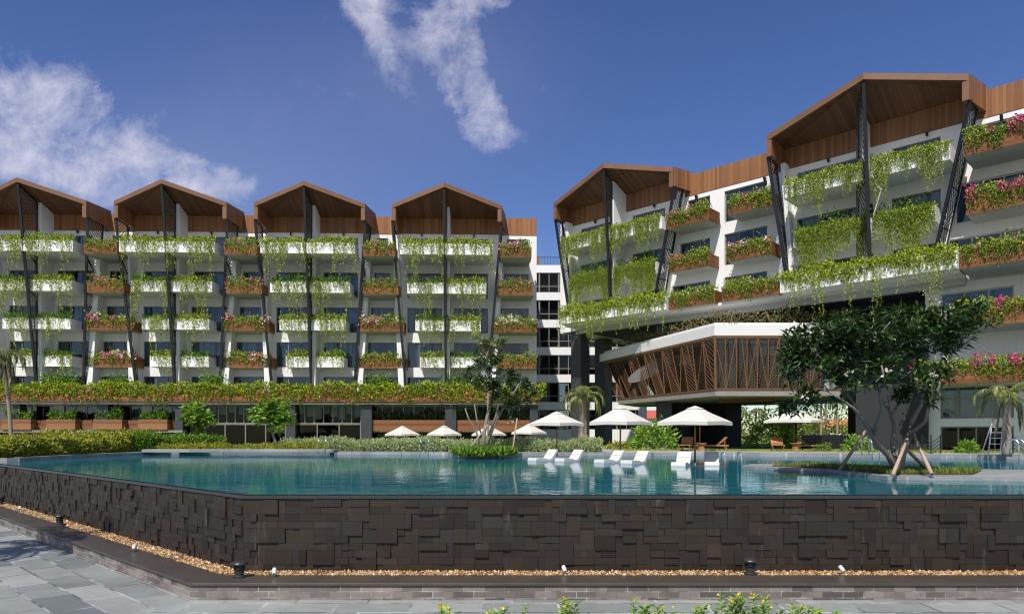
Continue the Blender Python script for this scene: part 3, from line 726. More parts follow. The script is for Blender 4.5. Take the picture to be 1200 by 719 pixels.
# glazed lobby
for p0, p1, n in [(216, 335, 12), (346, 423, 7)]:
    window(FL_, hl, 1.5, uL(p0, 1.5), uL(p1, 1.5), 1.0, 2.7, n - 1, MFR, curtain=False, t=.09)
    window(FL_, hl, 1.5, uL(p0, 1.5), uL(p1, 1.5), -1.0, .98, max(2, n // 3), MFR, curtain=False, t=.09)
m = MB(True)
for i in range(8):
    x = uL(352 + 9.2 * i, .9); m.box(x, x + .6, 1.3, 1.33, 1.9 - .25 * (i % 3), 2.6)
for i in range(9):
    x = uL(222 + 12 * i, .9); m.box(x, x + .72, 1.3, 1.33, 2.0 - .15 * (i % 2), 2.6)
m.build('blind', MWPL, hl)
for p0, p1 in [(435.5, 522), (534.5, 621)]:
    m = MB(True); m.box(uL(p0, 1.9) + .02, uL(p1, 1.9) - .02, 1.6, 1.9, .3, 1.32); m.build('wood_spandrel', MWD, hl)
    window(FL_, hl, .9, uL(p0, .9), uL(p1, .9), 1.2, 2.7, 6, MFRL, curtain=False)
    m = MB(True); m.box(uL(p0, .8), uL(p1, .8), -.1, .9, .2, .3); m.build('lower_slab', MGR, hl)
    PLANTS.append((FL_, 'dark', uL(p0, 1.5) + .1, uL(p1, 1.5) - .1, 1.55, 1.32, f"dark green hedge behind the wood spandrel {'left' if p0 < 500 else 'right'} of the stone column", (5, 0, 9)))
    window(FL_, hl, .6, uL(p0, .6), uL(p1, .6), -1.0, .15, 4, MBK, curtain=False)

# ---- link block between the wings
FC_ = Frame(-3.0, 81.0, 0.0)
lk = empty('link_block', (FC_.ox, FC_.oy, 0), 0, 'white banded block with tall bronze windows set back between the two wings', 'hotel building')
hs = []; U1 = 19.0
for i in range(6):
    zt = 19.2 - 3.25 * i
    hs.append((3.1, U1 - 1, zt - 2.35, zt))
wall(FC_, lk, 0, 0, U1, -1, 20.1, hs, name='wall')
for h in hs:
    x = 3.1; i = 0
    while x < U1 - 1.5:
        wd = [1.05, 2.1][i % 2] if x < 6 else 2.3
        window(FC_, lk, -.1, x, min(x + wd, U1 - 1), h[2], h[3], 1 if wd > 1.5 else 0, MFR, curtain=False, trans=h[2] + .75, t=.09, glass=MPANEB if i % 4 in (0, 3) else MPANED); x += wd; i += 1
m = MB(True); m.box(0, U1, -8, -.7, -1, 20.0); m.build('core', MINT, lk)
m = MB(True)
m.bar((0, -.3, 21.1), (U1, -.3, 21.1), .06)
for i in range(50): m.bar((i * .38, -.3, 20.1), (i * .38, -.3, 21.1), .035)
m.build('railing', MBK, lk)
m = MB(True); m.box(5.9, 6.25, -.5, -.25, 20.1, 21.25); m.build('railing_post', MWZ, lk)

# ---- right wing
FR_ = Frame(13.12, 54.4, R(-43.3))
hr = empty('hotel_wing', (FR_.ox, FR_.oy, 0), FR_.a, 'white hotel wing on the right running towards the viewer with two big wooden gables', 'hotel building')
RA, RB = -4.75, 14.86
ARW = [(15.87, 2.45, -5.1, 4.87), (12.62, 1.9, -4.55, 4.04)]
BRW = [(15.87, 2.6, -5.33, 4.29), (12.62, 2.0, -4.88, 3.46)]
bay(FR_, hr, RA, -6.3, 5.6, 2.0, 3.3, ARW, 4, 10.0, (-4.9, 3.75), FLOORS[:3], [(-11.0, .75), (-10.4, .05), (-9.8, -.65)], pu=-.25)
bay(FR_, hr, RB, -6.5, 5.2, 2.5, 3.75, BRW, 5, 10.0, (-5.5, 3.35), FLOORS[:3], [(8.45, 19.9), (8.75, 19.0), (9.1, 18.3)], pu=-.95)
uR = lambda px, w_: FR_.u_at(px, w_)
# plain wall left of gable A, between the gables, and right of gable B
def storey(a, b, i, wins, zlo=None):
    fz = FLOORS[i]; z0 = fz if zlo is None else zlo; z1 = 18.72 if i == 0 else FLOORS[i - 1]
    holes = [(x0, x1, fz + .05, fz + 2.4) for x0, x1 in wins]
    wall(FR_, hr, 0, a, b, z0, z1, holes, name='gap_wall', thick=.3)
    for h in holes: window(FR_, hr, -.14, h[0], h[1], h[2], h[3], 2, MFRL if a > 15 else MFR, t=.08)
wl, wr = (uR(786, 0), uR(832, 0)), (uR(849, 0), uR(899, 0))
for i, (a, b, c, d, e) in enumerate([(-11.0, .75, 8.45, 19.9, 19.17), (-10.4, .05, 8.75, 19.0, 18.6), (-9.8, -.65, 9.1, 18.3, 18.15)]):
    storey(-11.9, a, i, [], 9.3 if i == 2 else None)
    storey(b, c, i, [(max(wl[0], b + .25), wl[1]), (wr[0], min(wr[1], c - .1))], 9.3 if i == 2 else None)
    storey(d, 36, i, [(e + .2, 22.6), (27.0, 31.6)])
storey(17.32, 36, 3, [(uR(1102, 0), uR(1188, 0)), (27, 31.6)], 2.9); wall(FR_, hr, 0, 17.32, 36, 9.2, FLOORS[2], name='gap_wall', thick=.3)
for a, b in ((RA + 5.5, RB - 6.3), (RB + 5.0, 36.0)):
    m = MB(True); m.box(a, b, -.2, .04, 18.72, 20.35); m.build('wood_parapet', MWXY, hr)
for uu in (RA + 6.6, RB - 7.6, RB + 6.4, RB + 10):
    m = MB(True); m.bar((uu, .35, 18.55), (uu, .2, 18.2), .16, .12); m.box(uu - .04, uu + .04, 0, .3, 18.5, 18.56); m.build('wall_lamp', MBK, hr)
gl = [[(782, 831, 'fpink'), (853, 905, 'fpink')], [(784, 831, 'fpink'), (852, 904, 'fmix')], [(784, 838, 'green2'), (846, 913, 'green2')]]
for i, row in enumerate(gl):
    wf = [2.0, 1.6, 3.3][i]; zb = [15.8, 12.55, 9.35][i]
    for s, (p0, p1, kd) in enumerate(row):
        balcony(hr, zb, wf, uR(p0, wf), uR(p1, wf), 0, 'wood')
        nm = {'fpink': 'pink bougainvillea over', 'fmix': 'white-tipped bougainvillea over', 'green2': 'yellow-green creeper over'}[kd]
        PLANTS.append((FR_, kd, uR(p0, wf), uR(p1, wf), wf, zb + .95, f"{nm} the {ROWN[i]} wooden planter nearest the {'fifth' if s == 0 else 'sixth'} gable", (i, s, 4)))
for i, (zb, wf, a, b, kd) in enumerate([(15.8, 2.6, 19.8, 25.6, 'fbright'), (12.55, 2.2, 19.85, 25.8, 'fbright'), (9.35, 3.0, 19.68, 34, 'fcreep'), (6.05, 2.8, 19.2, 34, 'fbright'), (2.85, 2.8, 17.2, 34, 'fbright')]):
    balcony(hr, zb, wf, a, b, 0, 'wood', h=1.05)
    PLANTS.append((FR_, kd, a, b, wf, zb + 1.05, f"{'magenta bougainvillea' if kd == 'fbright' else 'dense flowering creeper'} on the {(ROWN + ['lowest'])[i]} wooden planter at the photo right edge", (i, 0, 5)))
for i, (zb, a, b) in enumerate([(15.8, 27, 33), (12.55, 27, 33)]): balcony(hr, zb, 2.2, a, b, 0, 'wood')
# long terrace under the gables
for s, (a, b) in enumerate(((-9.2, uR(780, 3.5)), (uR(914, 3.5), 19.65))):
    m = MB(True); m.box(a, b, 2.8, 3.5, 9.37, 10.37)
    if s == 0: m.box(a, a + .14, .3, 2.8, 9.37, 10.37)
    else: m.box(b - .14, b, .3, 2.8, 9.37, 10.37)
    m.build('terrace_planter', MW, hr)
    PLANTS.append((FR_, 'long', a, b, 3.5, 10.37, ['thick green vines on the long white terrace planter under the fifth gable', 'long hanging vines on the white terrace planter behind the big pool tree'][s], (2, s, 4)))
m = MB(True); m.box(-9.2, 19.65, -2.4, 2.8, 9.25, 9.45); m.build('terrace_slab', MW, hr)
m = MB(True); m.box(-9.1, 19.6, .6, 1.0, 8.85, 9.25); m.build('edge_beam', MGR, hr)
m = MB(True); m.box(-9.0, 17.3, -13.9, .6, 9.0, 9.24); m.build('undercroft_ceiling', MINT, hr)
m = MB(True); m.box(-11.9, 36, -14, -2.6, 9.25, 20.2); m.box(17.4, 36, -14, -2.6, -1, 9.25); m.box(-11.9, -11.6, -2.6, .05, 9.25, 19.2); m.build('core', MW, hr)
m = MB(True); m.box(-11.5, 35.9, -2.58, -2.4, 9.5, 19.5); m.box(17.5, 35.9, -2.58, -2.4, -1, 9.5); m.box(17.33, 17.5, -2.6, -.31, -1, 9.2); m.build('interior_wall', MINT, hr)
m = MB(True); m.box(-11.8, 36, -14.2, -1.6, 20.24, 20.3); m.build('flat_roof', MGR, hr)
m = MB(True)
for fz in FLOORS[:3]: m.box(-11.5, 35.9, -2.4, -1.58, fz - .25, fz)
for fz in FLOORS[3:]: m.box(17.6, 35.9, -2.4, -.32, fz - .25, fz)
m.build('floor_slab', MGR, hr)
# undercroft: dark glazing, columns, grey wall
m = MB(True); m.box(1.0, 17.25, -13.9, 2.0, 5.5, 6.1); m.build('podium_slab', MGR, hr)
hs = [(2.2 + 3.0 * i, 4.9 + 3.0 * i, 6.15, 8.7) for i in range(5)]
wall(FR_, hr, -3.0, .2, 17.25, 6.1, 9.0, hs, mat=MINT, name='podium_wall')
for h in hs: window(FR_, hr, -3.1, h[0], h[1], h[2], h[3], 2, MBK, curtain=False)
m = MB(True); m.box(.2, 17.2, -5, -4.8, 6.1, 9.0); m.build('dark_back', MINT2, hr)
for (u0, u1, w0, w1, z1) in [(uR(669, .6), uR(680.5, .6), -.7, .6, 9.2), (uR(697, -5), uR(709, -5), -6.2, -5, 9.2), (uR(769, .5), uR(780, .5), -.5, .5, 9.2),
                             (uR(773, -1), uR(801, -1), -2.2, -1, 5.5), (12.8, 13.6, -10, -9.2, 5.5), (9.0, 9.6, -13, -12.4, 5.5)]:
    m = MB(True); m.box(u0, u1, w0, w1, -1.0, z1); m.build('column', MW if u0 > 0 and z1 > 9 else MSTONE, hr)
m = MB(True); m.box(uR(1003, .5), uR(1086, .5), -.2, .5, -1.0, 5.5); m.box(uR(1003, .5), uR(1086, .5) , -9, -.2, 3.6, 5.5); m.build('grey_wall', M_plain('shaded_grey_render', (.022, .0235, .027), .8, .2, 1), hr)  # grey render, its colour deepened to hold the shade under the wing
m = MB(True); m.box(uR(803, -4), uR(850, -4), -7, -4, -1.0, 5.5); m.build('lobby_wall', MINT2, hr)
m = MB(True); m.box(uR(842, 2.6), uR(905, 2.6), 2.4, 2.6, 2.3, 2.75); m.build('timber_beam', MWD, hr)
# lower storeys at the right end
a0 = uR(1084, .0)
hs = [(uR(1102, 0), uR(1188, 0), .98, 2.92), (uR(1102, 0), uR(1188, 0), -1.0, .5)]
wall(FR_, hr, .002, a0, 36, -1.0, 2.9, hs + [(29, 34, .98, 2.88), (29, 34, -1, .5)], name='lower_wall', thick=.3)
window(FR_, hr, -.1, *hs[0], mull=3, trans=2.2, t=.1); window(FR_, hr, -.1, *hs[1], mull=3, curtain=False, t=.08)
window(FR_, hr, -.1, 29, 34, .98, 2.88, 3); window(FR_, hr, -.1, 29, 34, -1, .5, 3, curtain=False)
m = MB(True); m.box(uR(1102, 0) + 1.0, uR(1188, 0) - 1, -.62, -.55, 1.0, 2.9); m.build('curtain', MCUR, hr)

# ---- faceted pavilion with timber lattice
pv = empty('lattice_pavilion', (13.36, 45, -.98), 0, 'faceted pavilion with white cornice and timber lattice hung over the terrace', 'pavilion')
DC = 45.0
def pz(px, py, D): return at(px, py, D)
def at_z(px, py, z): D = z * 800 / (509 - py); return ((px - 600) * D / 800, D, z)
TZ, CZ, LZ, BZ = 7.45, 6.5, 2.95, 2.55; TC = 7.22
T = [at_z(702.5, 416.5, TZ - .35), at_z(837.3, 376.5, TZ), at_z(990, 376.5, TZ)]
T[0] = (T[0][0], T[0][1], TZ)
T.append((T[2][0] + 6, T[2][1] + 8, TZ))
Bt = [at_z(724.5, 468, LZ), at_z(838.5, 456.7, LZ), at_z(985, 456.7, LZ)]; Bt.append((Bt[2][0] + 6, Bt[2][1] + 8, LZ))
def kidp(o): o.location = o.location - pv.location; o.parent = pv; return o
bk = [(24, 60), (12.5, 63.5)]
def lvl(P, z): return [(p[0], p[1], z) for p in P]
m = MB(); m.prism(lvl(T, CZ) + [(24, 58, CZ), (11.5, 66, CZ)], (0, 0, TC - CZ)); kidp(m.build('cornice', MWC, bevel=.01))
def ins(P, k=.8):
    c = Vector((17, 56)); return [tuple(Vector((p[0], p[1])) + (c - Vector((p[0], p[1]))).normalized() * k) for p in P]
ii = ins(T, .45)
m = MB(); m.prism([(x, y, TC - .01) for x, y in ii] + [(24, 58, TC - .01), (12, 66, TC - .01)], (0, 0, TZ - TC)); kidp(m.build('roof_upstand', MWC))
m = MB(); m.prism(lvl(Bt, BZ) + [(24, 58, BZ), (11.5, 63, BZ)], (0, 0, LZ - BZ)); kidp(m.build('floor_slab', MCONC, bevel=.01))
gi, gt = ins(Bt, .9), ins(T, .9)
# tilted glass behind the screen
MPG = M_glass('pavilion_glass', (.6, .66, .63), .04, .05)
m = MB()
for i in range(3):
    m.add([(*gi[i], LZ), (*gi[i + 1], LZ), (*gt[i + 1], CZ), (*gt[i], CZ)], [(0, 1, 2, 3)])
kidp(m.build('glass_wall', MPG))
m = MB(); g2, g3 = ins(Bt, 3.2), ins(T, 3.2)
for i in range(3): m.add([(*g2[i], LZ), (*g2[i + 1], LZ), (*g3[i + 1], CZ), (*g3[i], CZ)], [(0, 1, 2, 3)])
kidp(m.build('inner_wall', M_plain('pavilion_inner_wall', (.05, .05, .047), .8, .2, .6)))
m = MB(); m.prism([(x, y, CZ - .08) for x, y in ins(T, .3)] + [(24, 58, CZ - .08), (12.3, 65, CZ - .08)], (0, 0, .075)); kidp(m.build('ceiling', MW))
e0 = ins(Bt, .6)[0]; e1 = ins(T, .6)[0]; m = MB()
m.hexa([(*e0, LZ), (e0[0] + .2, e0[1] + .1, LZ), (12.4, 62.4, LZ), (12.2, 62.4, LZ), (*e1, CZ), (e1[0] + .2, e1[1] + .1, CZ), (12.6, 63.4, CZ), (12.4, 63.4, CZ)])
kidp(m.build('end_wall', MINT))
# added grey discs standing in for ellipses of light seen through the lattice
for (px, py, D, rx, rz) in [(762, 433, 53.5, 1.7, .6), (848, 440, 47.2, .75, .95)]:
    c = at(px, py, D); m = MB(); tilt = .55 if px < 800 else 0.0
    poly = [(c[0] + rx * math.cos(a) * math.cos(tilt) , c[1] + rx * math.cos(a) * math.sin(-tilt) * 2, c[2] + rz * math.sin(a) + .4 * rx * math.cos(a) * (1 if px < 800 else 0)) for a in np.linspace(0, 2 * math.pi, 28, endpoint=False)]
    m.prism(poly, (.03, .06, 0)); kidp(m.build('oval_light_patch', M_plain('oval_light_grey', (.16, .155, .145), .7, .1, 1)))
MLAT = M_plain('lattice_timber', (.14, .062, .026), .6, .25, 3)
MLATD = M_plain('lattice_slat_timber', (.11, .055, .027), .6, .25, 3)
posts = MB(); slats = MB()
for i, n in ((0, 13), (1, 12), (2, 6)):
    P = lambda s, t: Vector(bil((*Bt[i][:2], LZ), (*Bt[i + 1][:2], LZ), (*T[i + 1][:2], CZ), (*T[i][:2], CZ), s, t))
    P0, P1 = P(0, .5), P(1, .5)
    nb = [j / n for j in range(n + 1)]
    tops = []; bots = []
    for j in range(n):
        # fan: vertical post then leaning post meeting at the foot or the head
        s0, s1 = nb[j], nb[j + 1]
        posts.bar(P(s0, 0), P(s0, 1), .055, .055)
        if j % 2: posts.bar(P(s0, 0), P(s1, 1), .05, .05)
        else: posts.bar(P(s1, 0), P(s0 if j % 4 == 0 else (s0 * .5 + s1 * .5), 1), .05, .05)
        wd = (P(s1, .5) - P(s0, .5)).length; hh = (P(s0, 1) - P(s0, 0)).length; up = 1 if j % 2 else -1
        y = -wd
        while y < hh + wd:
            ya, yb = (y, y + wd * .8) if up > 0 else (y + wd * .8, y)
            lo, hi = 0.0, 1.0
            dy = yb - ya
            for lim in (0, hh):
                x = (lim - ya) / dy
                if (lim == 0) == (dy > 0): lo = max(lo, x)
                else: hi = min(hi, x)
            if hi - lo > .04:
                a = P(s0 + (s1 - s0) * lo, (ya + dy * lo) / hh); b = P(s0 + (s1 - s0) * hi, (ya + dy * hi) / hh)
                slats.bar(a, b, .055 if i != 0 else .05, .018)
            y += .3 if i != 1 else .23
    posts.bar(P(1, 0), P(1, 1), .11, .13); posts.bar(P(0, .985), P(1, .985), .1, .16); posts.bar(P(0, .015), P(1, .015), .1, .1)
kidp(posts.build('lattice_post', MLAT)); kidp(slats.build('lattice_slat', MLATD))
for i, (x, y) in enumerate([(11.3, 52.5), (20.5, 51.5)]):
    m = MB(); m.box(x, x + 1.0, y, y + 1.0, -.98, BZ); kidp(m.build('column', MSTONE))

ROOFPL = [(T[0], T[1]), (T[1], T[2])]

# ------------------------------------------------------------------ planting on the balconies
GROUPS = {'vine': 'vines over the white balcony planters'}
def wave(x, seed, amp=.5):
    r = np.random.default_rng(seed); s = np.zeros_like(x)
    for f in (1.1, 2.3, 4.7, 8.9): s += np.sin(x * f * r.uniform(.8, 1.2) + r.uniform(0, 6.28)) / (f ** .45)
    return 1 + amp * s / 2.2
def mound(n, a, b, w0, w1, h, seed, spill=.2):
    """points in an uneven mound along a planter top, local (x, -w, z above the rim)"""
    x = uni(a, b, n); wv = wave(x, seed); wv = np.clip(wv, .25, 2)
    hz = uni(0, 1, n) ** .75 * h * wv
    y = uni(w0, w1, n)
    z = hz - .05
    return np.stack([x, -y, z], 1), x
def plant_planter(i, F, kind, u0, u1, wf, zt, label, ex):
    W = u1 - u0; uc = (u0 + u1) / 2; loc = F.pt(uc, wf, zt); rz = F.a; a, b = -W / 2 + .03, W / 2 - .03
    near = F is FR_; dens = 1.5 if near else 1.0; ls = .155 if near else .19
    seed = 100 + i; r = np.random.default_rng(seed)
    grp = None
    sets = []; mats = []
    def slot(mat):
        if mat not in mats: mats.append(mat)
        return mats.index(mat)
    def cloud(n, w0, w1, h, mat, size, up=.7, spill=None, sz=.5):
        P, x = mound(n, a, b, w0, w1, h, seed)
        if spill is not None:
            k = int(n * spill[0]); xs = uni(a, b, k); dn = wave(xs, seed + 5, .9); dn = np.clip(dn, .05, 2.2)
            q = np.stack([xs, -(uni(.0, .14, k)), -uni(0, 1, k) ** 1.3 * spill[1] * dn], 1); q[:, 1] -= .0; P[:, 1] += 0; q[:, 1] = -np.abs(q[:, 1]); P = np.vstack([P, q])
        A = rnd(len(P)); A[:, 2] += up; A[:, 1] -= .3
        N = rnd(len(P)); N[:, 2] += .8
        sets.append((leafset(P, A, N, size * uni(1 - sz, 1 + sz, len(P)), size * .55), slot(mat)))
    def strands(cnt, lo, hi, mat, size=.13, step=.075, clump=1.0):
        cs = []; As = []
        for s in range(cnt):
            x = r.uniform(a, b); w_ = float(np.clip(wave(np.array([x * 1.7]), seed + 9, 1.0 * clump), .1, 2)[0])
            ln = r.uniform(lo, hi) * w_; k = max(3, int(ln / step)); zz = np.linspace(.1, -ln, k); ph = r.uniform(0, 6.28); dx = r.normal() * .12
            xx = x + dx * (zz / max(ln, .1)) * ln * .5 + .03 * np.sin(zz * 5 + ph) + r.normal(size=k) * .02
            yy = -.08 - .07 * np.exp(-((zz + .2) ** 2) * 3) + r.normal(size=k) * .025
            cs.append(np.stack([xx, yy, zz], 1)); A = r.normal(size=(k, 3)) * .7; A[:, 2] -= .7; As.append(A)
        if not cs: return
        C = np.vstack(cs); A = np.vstack(As); N = rnd(len(C)); N[:, 1] -= 1
        sets.append((leafset(C, A, N, size * uni(.6, 1.3, len(C)), size * .6), slot(mat)))
    def flowers(n, mat, h, drop, size=.14, patchy=1.0):
        P, x = mound(n * 3, a - .1, b + .1, -.35, .16, h, seed)
        k = (wave(x * .8, seed + 31, 1.0 * patchy) > 1.0) if patchy else np.ones(len(x), bool)
        P = P[k][:n]; m_ = len(P)
        P[:, 2] -= r.uniform(0, 1, m_) ** 2 * drop; P[:, 1] -= .08; P[:, 2] += .03
        A = rnd(m_); N = rnd(m_); N[:, 1] -= 1.0; N[:, 2] += .4
        tag(leaves('flowers', P, A, N, size * uni(.7, 1.3, m_), size * .9, mat, root), kind='stuff')
    fl = None
    if kind == 'vine':
        row, side, idx = ex
        h = .42 + .12 * r.random()
        if near:
            cloud(int(W * 150), -.55, .1, .36, LF_VINE, .15, spill=(.3, .3))
            heavy = row == 1
            strands(int(W * (70 if heavy else 44)), .8 if heavy else .5, 2.5 if heavy else 1.8, LF_HANG, size=.09, step=.06, clump=.7 if heavy else .9)
            strands(int(W * (45 if heavy else 14)), .5, 2.2 if heavy else 1.2, LF_LUSH, size=.1, step=.07, clump=.9)
            if heavy: cloud(int(W * 60), -.7, .0, .85, LF_LUSH, .2)
        else:
            cloud(int(W * 130), -.6, .12, h, LF_VINE if row == 0 or r.random() < .35 else LF_LUSH, .2, spill=(.12, .3))
            strands(int(W * [15, 16, 13, 11][row] * r.uniform(.7, 1.4)), .4, [1.9, 2.2, 1.6, 1.2][row], LF_HANG, size=.135, step=.08, clump=1.5)
        cat = 'vine'; grp = 'vines over the white balcony planters'
    elif kind == 'long':
        cloud(int(W * 170), -.6, .12, .5, LF_VINE, .18, spill=(.9, .55))
        strands(int(W * 19), .5, 2.1, LF_HANG, size=.11, step=.065, clump=1.0)
        cat = 'vine'; grp = 'vines on the long white terrace planters'
    elif kind in ('fpink', 'fmix', 'fwhite', 'green', 'green2', 'fbright', 'fcreep'):
        n = int(W * (150 if near else 85))
        cloud(n, -.6, .15, .55 if not near else .5, LF_BOUG, .19 if not near else .16, spill=(.45, .5))
        # stray shoots
        k = int(W * 2.2); cs = []
        for s in range(k):
            x = r.uniform(a, b); d = r.normal(size=3) * .5; d[2] = abs(d[2]) + .5; d[1] -= .2
            t_ = np.linspace(.2, 1.0, 7)[:, None] * r.uniform(.6, 1.1); cs.append(np.array([x, .15, .1]) + d * t_ * .8 - np.array([0, 0, .25]) * t_ ** 2)
        C = np.vstack(cs); sets.append((leafset(C, rnd(len(C)), rnd(len(C)), .14, .08), slot(LF_BOUG)))
        hang = int(W * (26 if near else 12)); strands(hang, .25, .8, LF_LUSH, size=.1, step=.07, clump=.9)
        fm = {'fpink': FL_PINK, 'fmix': FL_MIX, 'fwhite': FL_WHITE, 'green': FL_PINK, 'green2': FL_WHITE, 'fbright': FL_PINK, 'fcreep': FL_MIX}[kind]
        fn = {'fpink': 17, 'fmix': 42, 'fwhite': 26, 'green': 2.2, 'green2': 5, 'fbright': 42, 'fcreep': 14}[kind] * (1.5 if near else 1)
        if fn > 2: fl = (int(W * fn), fm, .55, .5, .15 if near else .18, 1.0 if kind != 'fmix' else .6)
        cat = 'creeper'; grp = 'creepers over the wooden planters'
    elif kind == 'terrace':
        cloud(int(W * 190), -.7, .2, .7, LF_VINE, .22, spill=(.45, .7))
        strands(int(W * 7), .3, .9, LF_LUSH, size=.13, step=.08, clump=1.0)
        fl = (int(W * (4 + 8 * (ex[2] in (1, 2, 3, 4)))), FL_PINK, .4, 1.0, .17, 1.2)
        # taller shrubs standing in the terrace planter
        k = int(W * 20); c0 = uni(a, b, max(2, int(W / 4)))
        q = c0[r.integers(0, len(c0), k * 3)]; P = np.stack([q + rnd(k * 3, 1)[:, 0] * .55, uni(.3, 1.1, k * 3), .45 + rnd(k * 3, 1)[:, 0] * .4 + .3], 1)
        A = rnd(k * 3); A[:, 2] += .6; sets.append((leafset(P, A, rnd(k * 3), .26, .12), slot(LF_LUSH)))
        cat = 'creeper'; grp = 'planting along the terrace planter of the long wing'
    elif kind in ('low', 'dark'):
        cloud(int(W * (230 if kind == 'low' else 130)), -.65, .0, .75, LF_LUSH if kind == 'low' else LF_DARK, .24, up=1.2)
        cat = 'bush'; grp = 'bushes in the wooden boxes under the terrace' if kind == 'low' else 'hedges behind the wood spandrels'
    nm = {'vine': 'planter_vine', 'creeper': 'planter_creeper', 'bush': 'planter_bush'}[cat]
    root = leaves_multi(nm, sets, mats, None, loc, rz)
    if fl: flowers(*fl)
    return tag(root, label, cat, grp)
for i, args in enumerate(PLANTS): plant_planter(i, *args)

for i, (a_, b_) in enumerate(ROOFPL):
    n = 900; s_ = uni(0, 1, n); P = np.stack([a_[0] + (b_[0] - a_[0]) * s_ + uni(.7, 1.7, n) * (.95 if i == 0 else .15), a_[1] + (b_[1] - a_[1]) * s_ + uni(.5, 1.6, n) * (.15 if i == 0 else 1), TZ + .05 + uni(0, 1, n) * (.35 + .45 * wave(s_ * 9, 5 + i, .8))], 1)
    A = rnd(n); A[:, 2] += .6; o = tag(leaves('roof_planting', P, A, rnd(n), .2 * uni(.6, 1.4, n), .11, M_leaf('reddish_shrub_leaf', [(0, (.05, .09, .02)), (.6, (.14, .17, .05)), (.8, (.3, .12, .07)), (1, (.4, .3, .15))], .25)),
        ['low reddish-green planting above the slanting left side of the pavilion cornice', 'low reddish-green planting above the front of the pavilion cornice'][i], 'planting', 'planting on the pavilion roof')

# ------------------------------------------------------------------ trees, palms, hedges
def frond_palm(name, base, height, label, nf=16, fl=2.0, leaf=LF_PALM, trunk_r=.13, lean=(0, 0), group=None, droop=1.0, seed=3, dry=0, cat='palm tree', lw=.05, ll=.45, skirt=None):
    rs = random.Random(seed); root = empty(name, base, 0, label, cat, group); m = MB()
    n = 14; pts = []; rr = []
    for i in range(n + 1):
        t_ = i / n; pts.append((lean[0] * t_ ** 1.5, lean[1] * t_ ** 1.5, height * t_ - .05)); rr.append(trunk_r * (1.25 - .45 * t_) * (1.0 + (.05 if i % 2 else -.03)))
    m.tube(pts, rr, 10); m.build('trunk', MBARKP, root)
    top = Vector(pts[-1]); C = []; A = []; N = []; st = MB(); C2 = []; A2 = []; N2_ = []
    for f in range(nf):
        az = f * 2.4 + rs.uniform(-.3, .3); el = rs.uniform(.1, 1.25) if f >= dry else rs.uniform(-.9, -.3); L = fl * rs.uniform(.8, 1.1); pr = []; p = top.copy(); e = el
        k = 14
        for i in range(k):
            d = Vector((math.cos(az) * math.cos(e), math.sin(az) * math.cos(e), math.sin(e))); p = p + d * L / k; e -= droop * (.05 + .11 * i / k) * 1.5; e = max(e, -1.45); pr.append((p.copy(), d))
        st.tube([tuple(top)] + [tuple(x[0]) for x in pr[1::3]], [.025, .02, .016, .012, .008, .006][:1 + len(pr[1::3])], 5)
        for i, (q, d) in enumerate(pr[1:]):
            side = d.cross(Vector((0, 0, 1)))
            side = side.normalized() if side.length > .05 else Vector((1, 0, 0))
            for h in (0, .5):
                qq = q - d * L / k * h
                for sg in (1, -1):
                    ax = side * sg + d * .75 + Vector((0, 0, -.25 + rs.uniform(-.25, .15)))
                    (C if f >= dry else C2).append(qq); (A if f >= dry else A2).append(ax); (N if f >= dry else N2_).append(Vector((0, 0, 1)) + d * .3)
    st.build('frond_stem', MBARKP, root)
    cv = lambda q: np.array([tuple(v) for v in q])
    leaves('crown', cv(C), cv(A), cv(N), ll * uni(.7, 1.1, len(C)), lw, leaf, root, droop=.3)
    if C2: leaves('dry_fronds', cv(C2), cv(A2), cv(N2_), ll * uni(.7, 1.1, len(C2)), lw, LF_DRY, root, droop=.3)
    return root
def hedge(name, P0, P1, depth, h, n, leaf, size, label, cat='hedge', kind=None, seed=5, up=.9, core=True, hv=.25, group=None):
    """bank of leaves between two ground points; leaves sit on an uneven outer shell and inside"""
    p0, p1 = Vector(P0), Vector(P1); d = p1 - p0; L = d.length; ang = math.atan2(d.y, d.x)
    x = uni(0, L, n); s = uni(0, 1, n)                       # s: 0 front foot .. .45 front top .. 1 back
    front = s < .5
    hv_ = np.clip(wave(x * .9, seed, hv), .5, 1.5) * h
    bul = np.clip(wave(x * 1.3, seed + 3, .35), .4, 1.5)
    y = np.where(front, -.12 * bul * np.sin(s / .5 * math.pi) , (s - .5) / .5 * depth); z = np.where(front, s / .5 * hv_, hv_ * (1 + .12 * np.sin(x * 5 + y * 6)))
    P = np.stack([x, y, z], 1) + rnd(n) * np.array([.06, .07, .06]) * (h / .65)
    P[:, 2] = np.maximum(P[:, 2], .02)
    A = rnd(n); A[:, 2] += up; A[:, 1] -= .4; N = rnd(n)
    o = leaves(name, P, A, N, size * uni(.6, 1.3, n), size * .42, leaf, None, (p0.x, p0.y, p0.z), ang)
    tag(o, label, cat, group, kind)
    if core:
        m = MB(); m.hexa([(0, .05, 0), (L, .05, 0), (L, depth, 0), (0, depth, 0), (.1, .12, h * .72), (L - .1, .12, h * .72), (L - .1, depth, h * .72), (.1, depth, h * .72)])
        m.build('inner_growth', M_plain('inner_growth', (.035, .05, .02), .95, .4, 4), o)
    return o
